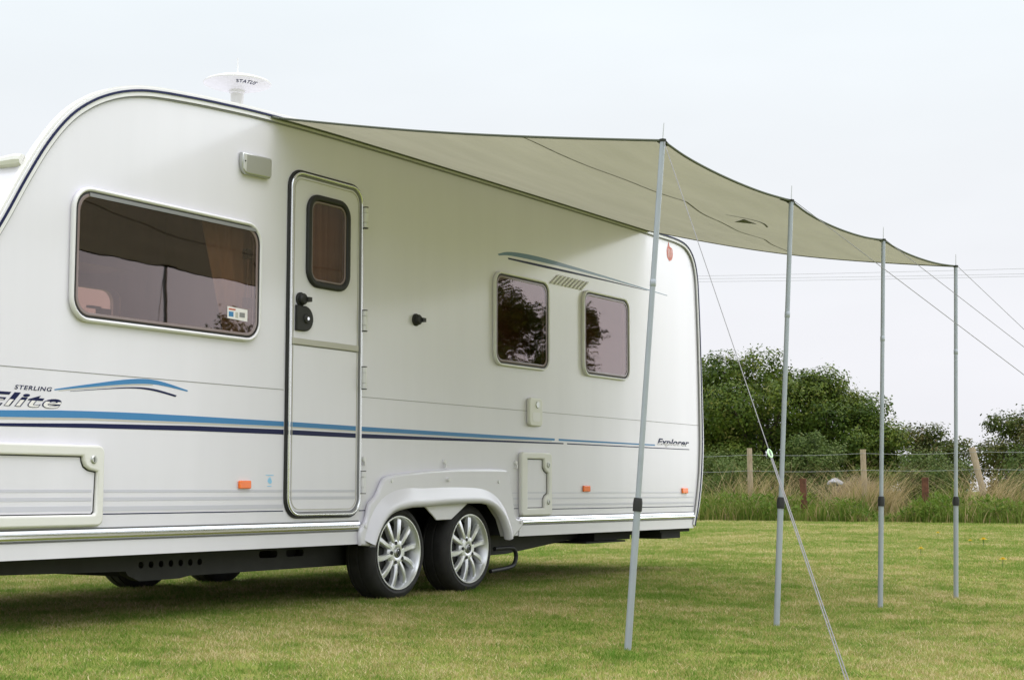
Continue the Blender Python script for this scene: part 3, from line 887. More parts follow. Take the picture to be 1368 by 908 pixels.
# ---- lockers
def locker(name, outer, inner_, locks, label):
    f_ = under(plate(name, outer, [inner_], -0.030, 0.030, M['cream'], None, bevel=0.010))
    f_["label"] = label
    cx = sum(p[0] for p in inner_) / len(inner_); cz = sum(p[1] for p in inner_) / len(inner_)
    g_ = plate("locker_gap", inner_, [[(p[0] + (0.005 if p[0] < cx else -0.005), p[1] + (0.005 if p[1] < cz else -0.005)) for p in inner_]], -0.013, 0.012, M['black'], None); g_.parent = f_
    d_ = plate("locker_panel", [(p[0] + (0.005 if p[0] < cx else -0.005), p[1] + (0.005 if p[1] < cz else -0.005)) for p in inner_], [], -0.012, 0.011, M['gel'], None); d_.parent = f_
    for (x, z) in locks:
        mbl = MB(); mbl.lathe([(0, -0.037), (0.014, -0.037), (0.018, -0.034), (0.018, -0.0301)], 18, 'y', (x, 0, z))
        l_ = mbl.build("lock", M['steel'], None); l_.parent = f_
        mbl = MB(); mbl.box((x - 0.002, -0.0382, z - 0.010), (x + 0.002, -0.0371, z + 0.010))
        l_ = mbl.build("keyhole", M['black'], None); l_.parent = f_
    return f_
lf = locker("locker", rrect(4.06, 0.462, 4.955, 0.822, 0.035),
       [(4.12, 0.514), (4.898, 0.514), (4.908, 0.524), (4.914, 0.705), (4.870, 0.712), (4.842, 0.728), (4.830, 0.752), (4.826, 0.772), (4.12, 0.772)], [(4.886, 0.758)], "wide front gas locker hatch")
for z0, z1 in ((0.612, 0.625), (0.574, 0.590), (0.530, 0.552)):
    o = link("grey_stripe", plate_mesh([(4.13, z0), (4.895, z0), (4.895, z1), (4.13, z1)], [], -0.0131, 0.0009), M['greyv'], None, None); o.parent = lf
lr = locker("locker", rrect(8.563, 0.456, 8.960, 0.872, 0.035),
       [(8.642, 0.506), (8.855, 0.506), (8.855, 0.56), (8.875, 0.585), (8.912, 0.60), (8.912, 0.735), (8.875, 0.752), (8.855, 0.775), (8.855, 0.828), (8.642, 0.828)], [(8.905, 0.790), (8.905, 0.545)], "narrow upright hatch behind the wheels")
for x1, z0, z1 in ((8.90, 0.602, 0.612), (8.85, 0.562, 0.574)):
    o = link("grey_stripe", plate_mesh([(8.65, z0), (x1, z0), (x1, z1), (8.65, z1)], [], -0.0131, 0.0009), M['greyv'], None, None); o.parent = lr

# ---- marker lights
for x, z, ww, hh in ((5.918, 0.650, 0.088, 0.040), (9.472, 0.634, 0.095, 0.042), (11.068, 0.620, 0.10, 0.042)):
    b_ = under(plate("marker_lamp", rrect(x - ww / 2, z - hh / 2, x + ww / 2, z + hh / 2, 0.006), [], -0.014, 0.014, M['amber'], None, bevel=0.004))
# ---- small round awning buttons
for x, z in ((7.709, 0.793), (6.905, 0.795), (8.530, 0.799)):
    mb = MB(); mb.lathe([(0, -0.014), (0.012, -0.012), (0.016, -0.006), (0.017, -0.0002)], 16, 'y', (x, 0, z)); mb.box((x - 0.006, -0.018, z - 0.035), (x + 0.006, -0.0003, z - 0.012))
    under(mb.build("awning_button", M['plastic'], None))

# ---- wheel arch moulding
sp_out = [(6.857, 0.318), (6.850, 0.395), (6.905, 0.459), (6.932, 0.543), (7.000, 0.595), (7.045, 0.659), (7.108, 0.702), (7.311, 0.724), (7.621, 0.743), (7.908, 0.752), (8.346, 0.754),
          (8.392, 0.735), (8.426, 0.689), (8.461, 0.579), (8.490, 0.452), (8.575, 0.440), (8.580, 0.396), (8.46, 0.318)]
sp_in = [(8.385, 0.312), (8.358, 0.372), (8.301, 0.452), (8.212, 0.515), (8.110, 0.545), (7.98, 0.552), (7.70, 0.548), (7.446, 0.536), (7.28, 0.530), (7.115, 0.500), (7.015, 0.424), (6.945, 0.312)]
sp = under(plate("wheel_arch_moulding", smoothline(sp_out, 4) + smoothline(sp_in, 4), [], -0.032, 0.032, M['gel'], None, bevel=0.014))
# flared lip: lofted along the inner edge
ie = smoothline(sp_in, 5)
oe = []
IE = np.array(ie)
tg = np.gradient(IE, axis=0); tg /= np.linalg.norm(tg, axis=1)[:, None]
nr = np.stack([tg[:, 1], -tg[:, 0]], 1)
ctr = np.array([7.69, 0.2])
nr *= np.sign(((IE - ctr) * nr).sum(1))[:, None]
wd = np.interp(np.linspace(0, 1, len(IE)), [0, 0.15, 0.4, 0.75, 0.9, 1], [0.075, 0.075, 0.085, 0.11, 0.095, 0.070])
prof = [(-0.006, -0.02), (-0.010, -0.055), (0.012, -0.068), (0.35, -0.060), (0.75, -0.042), (1.0, -0.030)]
mb = MB()
rows = []
for k, (d, y) in enumerate(prof):
    dd = (d if k < 3 else 0) + (d * wd if k >= 3 else 0)
    q = IE + nr * (np.array(dd)[..., None] if np.ndim(dd) else dd)
    rows.append([(a, y, b) for a, b in q])
n_ = len(IE)
mb.add([p for r in rows for p in r], [(i * n_ + j, i * n_ + j + 1, (i + 1) * n_ + j + 1, (i + 1) * n_ + j) for i in range(len(rows) - 1) for j in range(n_ - 1)])
o = mb.build("arch_lip", M['gel'], None, 80); o.parent = sp
o = plate("valance", [(7.46, 0.545), (7.52, 0.512), (7.618, 0.445), (7.775, 0.447), (7.99, 0.56), (7.7, 0.565)], [], -0.012, 0.012, M['gel'], None, bevel=0.004); o.parent = sp
for x, z, y in ((7.135, 0.675, -0.032), (7.70, 0.685, -0.045), (8.275, 0.675, -0.035), (6.89, 0.425, -0.034), (8.545, 0.418, -0.034)):
    mb = MB(); mb.lathe([(0, -0.006), (0.010, -0.005), (0.014, 0.02)], 14, 'y', (x, y, z)); o = mb.build("moulding_screw", M['plastic'], None); o.parent = sp

# ---- wheels
def wheel(cx, y0, flip=False):
    w_ = under(empty("wheel", (0, 0, 0)))
    w_.location = (cx, y0, 0.264)
    s = -1 if flip else 1
    R, wd_ = 0.276, 0.195
    def pr(l): return [(r, h * s) for r, h in l]
    mb = MB()
    mb.lathe(pr([(0.205, 0.012), (0.214, 0.002), (0.232, -0.004), (0.252, 0.004), (0.266, 0.018), (0.2745, 0.036), (R, 0.055), (R, 0.080), (0.270, 0.083), (0.270, 0.092), (R, 0.095), (R, 0.145), (0.270, 0.148), (0.270, 0.156), (R, 0.16), (0.268, 0.18), (0.24, wd_), (0.20, wd_)]), 56, 'y')
    t_ = mb.build("tyre", M['tyre'], None, 30); t_.parent = w_
    mb = MB()
    mb.lathe(pr([(0.204, 0.010), (0.2125, 0.000), (0.2115, -0.004), (0.205, -0.004), (0.199, 0.004), (0.195, 0.020), (0.178, 0.05), (0.172, 0.12), (0.175, 0.17)]), 56, 'y')
    # hub
    mb.lathe(pr([(0.032, 0.012), (0.045, 0.008), (0.072, 0.014), (0.082, 0.026), (0.080, 0.05), (0.0, 0.05)]), 40, 'y')
    # ten curved spokes
    for i in range(10):
        a = 2 * PI * (i + 0.25) / 10
        ca, sa = math.cos(a), math.sin(a)
        secs = []
        for t in np.linspace(0, 1, 6):
            r = 0.055 + t * (0.200 - 0.055)
            hw = 0.0128 + 0.0062 * t
            yy = (0.012 - 0.012 * math.sin(t * PI) * 0.6 + 0.004 * t) * s
            off = 0.006 * math.sin(t * PI)
            ring = []
            for du, dy in ((-1.0, 0.030), (-0.95, 0.006), (-0.55, 0.0), (0.55, 0.0), (0.95, 0.006), (1.0, 0.030)):
                px, pz = r, du * hw + off
                ring.append((px * ca - pz * sa, yy + dy * s, px * sa + pz * ca))
            secs.append(ring)
        k = 6
        mb.add([p for q in secs for p in q], [(i2 * k + j, i2 * k + (j + 1) % k, (i2 + 1) * k + (j + 1) % k, (i2 + 1) * k + j) for i2 in range(5) for j in range(k)])
    r_ = mb.build("rim", M['alloy'], None, 32); r_.parent = w_
    mb = MB(); mb.lathe(pr([(0.0, 0.052), (0.150, 0.052), (0.166, 0.075), (0.170, 0.10)]), 40, 'y')
    b_ = mb.build("brake_drum", M['dark'], None); b_.parent = w_
    for i in range(5):
        a = 2 * PI * (i + 0.25) / 5 + 0.3
        mb = MB()
        mb.lathe(pr([(0.0, 0.0065), (0.0105, 0.0065), (0.0105, 0.02)]), 12, 'y', (0.057 * math.cos(a), 0, 0.057 * math.sin(a)))
        n_2 = mb.build("wheel_nut", M['dark'], None); n_2.parent = w_
    mb = MB(); mb.lathe(pr([(0.0, 0.003), (0.022, 0.004), (0.030, 0.010), (0.031, 0.0125)]), 28, 'y')
    c_ = mb.build("centre_cap", M['steel'], None); c_.parent = w_
    mb = MB()
    mb.tube([(0.017 * math.cos(a), 0.002 * s, 0.021 * math.sin(a)) for a in np.linspace(0, 2 * PI, 24, endpoint=False)], 0.0025, 6, closed=True)
    mb.box((-0.006, 0.0005 if s > 0 else -0.0035, -0.010), (-0.002, 0.0035 if s > 0 else -0.0005, 0.010)); mb.box((0.002, 0.0005 if s > 0 else -0.0035, -0.010), (0.006, 0.0035 if s > 0 else -0.0005, 0.010)); mb.box((-0.002, 0.001 if s > 0 else -0.003, -0.002), (0.002, 0.003 if s > 0 else -0.001, 0.002))
    e_ = mb.build("cap_emblem", M['black'], None); e_.parent = w_
    return w_
wa = wheel(7.293, 0.028); wb = wheel(8.036, 0.028)
wa["label"] = "alloy wheel nearer the entrance door"; wb["label"] = "alloy wheel nearer the rear hatch"
for cx in (7.293, 8.036): wheel(cx, W2 - 0.028, True)["label"] = "wheel on the far side"
mb = MB()
for cx in (7.293, 8.036): mb.tube([(cx, 0.15, 0.264), (cx, W2 - 0.15, 0.264)], 0.04, 12)
under(mb.build("axle", M['dark'], None))

# ---- chassis
def chassis(y, holes_on=True):
    pts = [(4.05, 0.333), (4.05, 0.262), (5.36, 0.235), (5.375, 0.215), (5.45, 0.185), (5.72, 0.185), (5.80, 0.196), (8.5, 0.196), (8.8, 0.20), (10.0, 0.298), (11.1, 0.31), (11.1, 0.333)]
    hs = [circle(5.46 + i * 0.068, 0.262, 0.017, 14) for i in range(7)] if holes_on else []
    for hx in (6.32, 6.54): hs.append(rrect(hx, 0.262, hx + 0.15, 0.300, 0.017, 4))
    return plate_mesh(pts, hs, y, 0.05, 0.0)
under(link("chassis_beam", chassis(0.24), M['dark'], None))
under(link("chassis_beam", chassis(W2 - 0.5), M['dark'], None))
for lo, hi in (((5.50, 0.3, 0.20), (5.60, 1.7, 0.334)), ((9.2, 0.3, 0.25), (9.3, 1.7, 0.334)), ((6.6, 0.3, 0.22), (6.7, 1.7, 0.334))):
    mb = MB(); mb.box(lo, hi); under(mb.build("cross_member", M['void'], None))
mb = MB(); mb.box((5.62, 0.6, 0.23), (6.3, 1.6, 0.334)); under(mb.build("spare_tray", M['void'], None))
# jacking bracket: a bent tube behind the rear wheel
mb = MB(); mb.tube(smoothline([(8.47, 0.12, 0.245), (8.60, 0.12, 0.247), (8.70, 0.12, 0.240), (8.735, 0.12, 0.20), (8.72, 0.12, 0.15), (8.66, 0.12, 0.122), (8.42, 0.12, 0.105)], 6), 0.014, 10)
under(mb.build("jack_bracket", M['black'], None))
# corner steady and rear buffer
mb = MB(); mb.box((9.78, 0.10, 0.262), (10.33, 0.35, 0.330)); mb.box((9.62, 0.08, 0.246), (10.22, 0.37, 0.258)); mb.add([(10.33, 0.1, 0.33), (10.33, 0.1, 0.29), (10.75, 0.12, 0.325), (10.75, 0.12, 0.332), (10.33, 0.35, 0.33), (10.33, 0.35, 0.29), (10.75, 0.33, 0.325), (10.75, 0.33, 0.332)], [(0, 1, 2, 3), (7, 6, 5, 4), (1, 5, 6, 2), (0, 3, 7, 4), (2, 6, 7, 3), (0, 4, 5, 1)])
under(mb.build("corner_steady", M['void'], None))
mb = MB(); mb.box((10.74, 0.04, 0.252), (11.07, 0.30, 0.329)); mb.box((10.70, 0.03, 0.3), (11.22, 0.32, 0.3255))
under(mb.build("tow_buffer", M['void'], None))

# ---- roof antenna
ant = under(empty("roof_antenna", (0, 0, 0)))
ant.location = (6.285, 0.42, 0.022)
dish = [(0.0, 2.874), (0.07, 2.870), (0.13, 2.858), (0.176, 2.841), (0.186, 2.833), (0.185, 2.827), (0.176, 2.823), (0.11, 2.804), (0.043, 2.790), (0.0, 2.789)]
mb = MB(); mb.lathe(dish, 48)
o = mb.build("dish", M['cream'], None, 50); o.parent = ant
mb = MB(); mb.lathe([(0.044, 2.791), (0.042, 2.778), (0.036, 2.772), (0.032, 2.63), (0.046, 2.57)], 28)
o = mb.build("mast", M['cream'], None); o.parent = ant
mb = MB(); mb.tube([(0, 0, 2.87), (0, 0, 2.89), (0, 0, 2.975)], [0.007, 0.0045, 0.003], 8)
o = mb.build("whip", M['plastic'], None); o.parent = ant
me = text_mesh("STATUS", (-0.062, 0.0, 0.062, 0.017), 0.0, 0.015, 1.15)
for v in me.vertices:
    s_, q_ = v.co.x, v.co.y
    rad = 0.122 + q_ * 1.9
    a = math.radians(-138 + 22) + s_ / 0.145
    z = 2.804 + (rad - 0.11) * (0.019 / 0.066) - 0.0015
    v.co = (rad * math.cos(a), rad * math.sin(a), z)
o = link("lettering", me, M['navy'], None, None); o.parent = ant

# ================================================================== SUN CANOPY
T = [Vector(p) for p in ((6.148, -2.243, 2.179), (7.620, -2.275, 2.139), (9.133, -2.277, 2.140), (10.216, -2.415, 2.101))]
BASES = [(6.057, -2.093), (7.560, -2.176), (9.096, -2.217), (10.183, -2.364)]
knots = [0.0]
for a, b in zip(T, T[1:]): knots.append(knots[-1] + (b - a).length)
knots = [k / knots[-1] for k in knots]
def rail_pt(u):
    x = 6.115 + u * (10.44 - 6.115)
    return Vector((x, -0.024, zi(arc, x) - 0.016))
SAG = (0.014, 0.024, 0.014)
def front_pt(u):
    for i in range(3):
        if u <= knots[i + 1] or i == 2:
            t = (u - knots[i]) / (knots[i + 1] - knots[i])
            p = T[i].lerp(T[i + 1], t)
            s = 4 * t * (1 - t)
            return p + Vector((0, 0.03 * s, -SAG[i] * s))
def left_pt(v): return rail_pt(0).lerp(T[0], v) + Vector((0, 0, -0.022 * math.sin(PI * v)))
def right_pt(v): return rail_pt(1).lerp(T[3], v) + Vector((0, 0, -0.050 * math.sin(PI * v)))
def can(u, v):
    p = rail_pt(u) * (1 - v) + front_pt(u) * v + left_pt(v) * (1 - u) + right_pt(v) * u
    p -= rail_pt(0) * (1 - u) * (1 - v) + rail_pt(1) * u * (1 - v) + T[0] * (1 - u) * v + T[3] * u * v
    s = math.sin(PI * u) * math.sin(PI * v)
    p.z -= 0.055 * s
    # creases running in from the pole heads
    for k, kn in enumerate(knots):
        d = u - kn
        p.z += 0.016 * math.exp(-(d / 0.05) ** 2) * max(0, (v - 0.35) / 0.65) ** 1.5 * (1 - v * 0.6)
        a_ = math.atan2(d * 1.9, 1.001 - v)                       # pull wrinkles fanning out of the head
        r_h = math.hypot(d * 1.9, 1 - v)
        p.z += 0.0035 * math.sin(a_ * 11 + k) * min(1, r_h / 0.10) * math.exp(-r_h / 0.22)
    p.z += 0.004 * math.sin(u * 40 + v * 9) * s
    return p
NU, NV = 220, 64
canopy = empty("sun_canopy", (8.5, -0.02, 2.59))
tag(canopy, "beige cloth sun canopy stretched from the caravan roof rail to four poles", "canopy")
CINV = Matrix.Translation(-Vector((8.5, -0.02, 2.59)))
def undc(o): o.parent = canopy; o.matrix_parent_inverse = CINV; return o
mb = MB()
pts = [can(i / NU, j / NV) for j in range(NV + 1) for i in range(NU + 1)]
TH = Vector((0, 0, 0.0016))
n1 = NU + 1
vs_ = [tuple(p) for p in pts] + [tuple(p + TH) for p in pts]
NN = len(pts)
fs = []
for j in range(NV):
    for i in range(NU):
        a = j * n1 + i
        fs.append((a, a + 1, a + n1 + 1, a + n1))
mb.add([tuple(p) for p in pts], fs)
fab = undc(mb.build("fabric", M['cloth'], None, 180))
# hem round the three free edges, bead in the rail
loop = [can(0, v) for v in np.linspace(0, 1, 30)] + [can(u, 1) for u in np.linspace(0, 1, 90)][1:] + [can(1, v) for v in np.linspace(1, 0, 30)][1:]
mb = MB(); mb.tube(loop, 0.006, 8); undc(mb.build("hem", M['hem'], None))
mb = MB(); mb.tube([rail_pt(u) + Vector((0, -0.002, -0.003)) for u in np.linspace(-0.012, 1.0, 60)], 0.008, 8); undc(mb.build("rail_bead", M['hem'], None))
SV = smoothline([(0, 0.67), (0.12, 0.70), (0.25, 0.73), (0.45, 0.715), (0.6, 0.69), (0.87, 0.60), (1, 0.56)], 6)
def seam_v(u): return zi(SV, u)
mb = MB()
for i in range(80):
    u0, u1 = i / 80, (i + 1) / 80
    v0, v1 = seam_v(u0), seam_v(u1)
    e_ = Vector((0, 0, -0.002))
    mb.add([can(u0, v0 - 0.0025) + e_, can(u1, v1 - 0.0025) + e_, can(u1, v1 + 0.0025) + e_, can(u0, v0 + 0.0025) + e_], [(0, 1, 2, 3)])
undc(mb.build("seam", M['stitch'], None, 180))
# printed mark: small triangle and a swept line
e_ = Vector((0, 0, -0.003))
mb = MB()
mb.add([can(u, v) + e_ for u, v in ((0.495, 0.755), (0.510, 0.808), (0.468, 0.803))], [(0, 1, 2)])
arcp = [(0.435 + 0.10 * t, 0.775 + 0.040 * t + 0.030 * math.sin(PI * t)) for t in np.linspace(0, 1, 14)]
for (a, b), (c, d) in zip(arcp, arcp[1:]):
    mb.add([can(a, b) + e_, can(c, d) + e_, can(c, d + 0.006) + e_, can(a, b + 0.006) + e_], [(0, 1, 2, 3)])
undc(mb.build("printed_mark", M['tent_logo'], None, 180))
# webbing tab at each pole head
for k in range(4):
    mb = MB()
    p = can(knots[k], 1) - Vector((0, 0, 0.002))
    dirs = [can(knots[k] + du, 1) - p for du in (-0.03, 0.03) if 0 <= knots[k] + du <= 1]
    for d in dirs:
        if d.length < 1e-4: continue
        d = d.normalized() * 0.085
        q = Vector((0, 0.03, 0))
        mb.add([p - q * 0.4, p + d * 1.0, p + d * 0.9 + q, p + q], [(0, 1, 2, 3)])
        mb.add([p - q * 0.4 + Vector((0, 0, 0.006)), p + d * 1.0 + Vector((0, 0, 0.006)), p + d * 0.9 + q + Vector((0, 0, 0.006)), p + q + Vector((0, 0, 0.006))], [(3, 2, 1, 0)])
    mb.lathe([(0.006, -0.004), (0.016, -0.004), (0.016, 0.008), (0.006, 0.008)], 16, 'z', p)
    undc(mb.build("webbing_tab", M['strap'], None))

# ------------------------------------------------------------------ poles
PL = ["grey tent pole leaning in front of the caravan side, closest to the camera",
      "grey tent pole beside the double guy cord, just clear of the caravan's rear corner",
      "grey tent pole between the pole by the double cord and the outermost pole",
      "outermost grey tent pole, at the far corner of the canopy"]
def build_pole(k):
    b = Vector((*BASES[k], float(gz(*BASES[k])) - 0.02)); t = can(knots[k], 1) + Vector((0, 0, -0.004))
    d = (t - b); L = d.length; d.normalize()
    r_ = empty("canopy_pole", b)
    tag(r_, PL[k], "tent pole", "poles holding up the canopy")
    q = d.to_track_quat('Z', 'Y')
    r_.rotation_mode = 'QUATERNION'; r_.rotation_quaternion = q
    mb = MB(); mb.tube([(0, 0, 0), (0, 0, 0.66)], 0.0158, 14)
    mb.build("lower_tube", M['pole'], r_)
    mb = MB(); mb.tube([(0, 0, 0.65), (0, 0, L)], 0.0125, 14); mb.lathe([(0.0126, 1.62), (0.0140, 1.622), (0.0140, 1.65), (0.0126, 1.652)], 14)
    mb.build("upper_tube", M['pole'], r_)
    mb = MB(); mb.lathe([(0.0128, 0.622), (0.0205, 0.623), (0.021, 0.66), (0.018, 0.680), (0.0128, 0.682)], 16)
    mb.box((0.012, -0.012, 0.632), (0.034, 0.012, 0.666)); mb.tube([(0.03, 0, 0.649), (0.048, 0.0, 0.649)], 0.010, 10)
    mb.build("clamp", M['black'], r_)
    mb = MB(); mb.tube([(0, 0, L), (0, 0, L + 0.012), (0, 0, L + 0.085)], [0.0045, 0.0032, 0.002], 8)
    mb.build("spike", M['steel'], r_)
for k in range(4): build_pole(k)

# ------------------------------------------------------------------ guy lines
PEG = [(4.40, -3.70), (5.73, -5.09), (7.95, -4.75), None]
CAMV = Vector((0, -5.242, 0.62))
def guy(k, end, label, slide=None):
    a = can(knots[k], 1) + Vector((0, 0, 0.012)); b = Vector((*end, float(gz(*end))))
    r_ = empty("guy_line", b)
    tag(r_, label, "guy line", "guy lines of the canopy")
    inv = -b
    def put(mb_, nm, m):
        o_ = mb_.build(nm, m, None); o_.parent = r_; o_.matrix_parent_inverse = Matrix.Translation(inv); return o_
    dirv = (b - a).normalized()
    sd_ = dirv.cross(Vector((0, 0, 1))).normalized() * 0.006
    s = a.lerp(b, slide if slide else 0.62)
    mb_ = MB(); mb_.tube([a, s], 0.0019, 6); put(mb_, "cord", M['cord'])
    mb_ = MB(); mb_.tube([s + sd_ * 0.5, b + sd_], 0.0024, 6); put(mb_, "cord", M['cord'])
    mb_ = MB(); mb_.tube([s - sd_ * 0.5, b - sd_], 0.0024, 6); put(mb_, "cord", M['cord'])
    ring = []
    u_ = dirv; v_ = sd_.normalized()
    for t in np.linspace(0, 2 * PI, 20, endpoint=False): ring.append(s + u_ * 0.018 * math.cos(t) + v_ * 0.008 * math.sin(t))
    mb_ = MB(); mb_.tube(ring, 0.0036, 8, closed=True); put(mb_, "slider", M['slider'])
    mb_ = MB(); mb_.tube([b + Vector((0.02, -0.02, -0.1)), b + Vector((-0.008, 0.008, 0.025))], 0.004, 8); put(mb_, "peg", M['steel'])
guy(0, (5.36, -3.355), "guy line doubled below its pale green slider, running down to the grass in front", 0.62)
guy(1, (9.65, -4.70), "thin guy line slanting from the second pole across the sky behind two poles", 0.80)
guy(2, (10.75, -4.70), "thin guy line slanting from the third pole behind the outermost pole", 0.80)
guy(3, (11.1, -4.40), "short stretch of guy line starting at the outermost pole's head", 0.80)

# ================================================================== FENCE, POSTS, WIRES
fence = empty("wire_fence", (31, 5.4, 0))
tag(fence, "fence of leaning weathered wooden posts and two strands of wire in tall grass", "fence")
FI = Matrix.Translation(-Vector((31, 5.4, 0)))
def post_mesh(x, y, z1, r, lean=(0, 0), seed=0):
    rr = random.Random(seed)
    mbp = MB()
    pts_ = [(x + lean[0] * t, y + lean[1] * t, -0.1 + (z1 + 0.1) * t) for t in np.linspace(0, 1, 7)]
    mbp.tube(pts_, [r * rr.uniform(0.92, 1.06) for _ in pts_], 10)
    return mbp
for x, y, z1, r, ln, lab in ((31, 13.0, 1.5, 0.062, (0, 0), None), (31, 10.4, 1.5, 0.062, (0, 0), None), (31, 7.86, 1.53, 0.060, (0, 0.02), "upright grey post by the caravan"), (31, 5.33, 1.47, 0.060, (0, 0.03), "short post between the clumps of dry grass"), (31, 2.76, 1.47, 0.068, (0, 0.36), "thicker post leaning over"), (31, -0.1, 1.5, 0.06, (0, 0), None)):
    o = post_mesh(x, y, z1, r, ln, int(y * 10)).build("post", M['post'], None); o.parent = fence; o.matrix_parent_inverse = FI
    if lab: o["label"] = lab
for z in (1.385, 1.045):
    mb = MB()
    ys = [-0.1, 2.9, 5.35, 7.87, 10.4, 13.0]
    pth = []
    for a, b in zip(ys, ys[1:]):
        for t in np.linspace(0, 1, 7)[:-1]: pth.append((30.935, a + (b - a) * t, z - 0.03 * 4 * t * (1 - t)))
    pth.append((30.935, 13.0, z))
    mb.tube(pth, 0.0036, 6)
    o = mb.build("wire", M['wire'], None); o.parent = fence; o.matrix_parent_inverse = FI
for i, (y, z1, lean, lab) in enumerate(((6.36, 0.87, -0.03, "short rusty brown metal post beside the white sheet on the brush heap"), (3.85, 0.88, 0.0, "rusty brown metal post standing alone in the gap in the tall grass"))):
    mb = MB(); mb.box((-0.048, -0.062, -0.1), (0.048, 0.062, z1)); mb.box((-0.052, -0.066, z1 - 0.045), (0.052, 0.066, z1 - 0.012))
    o = mb.build("rusty_post", M['rust'], None, 30)
    o.location = (30.25, y, 0); o.rotation_euler = (math.radians(-2.0 * (i == 0)), 0, 0.2)
    tag(o, lab, "metal post", "rusty posts in the tall grass")
for i, (za, zb, lab) in enumerate(((12.88, 11.95, "uppermost overhead wire crossing the sky below the canopy"), (12.72, 11.68, "middle overhead wire of the three"), (12.55, 11.55, "lowest overhead wire of the three"))):
    mb = MB()
    ya, yb = 60.0, -20.0
    sl = (zb - za) / (13.4 - 31.7)
    za_, zb_ = za + sl * (60 - 31.7), zb + sl * (-20 - 13.4)
    mb.tube([(80, ya + (yb - ya) * t, za_ + (zb_ - za_) * t - 0.5 * 4 * t * (1 - t) + 0.42) for t in np.linspace(0, 1, 24)], 0.0075, 6)
    o = mb.build("overhead_wire", M['cable'], None)
    tag(o, lab, "overhead wire", "overhead wires")

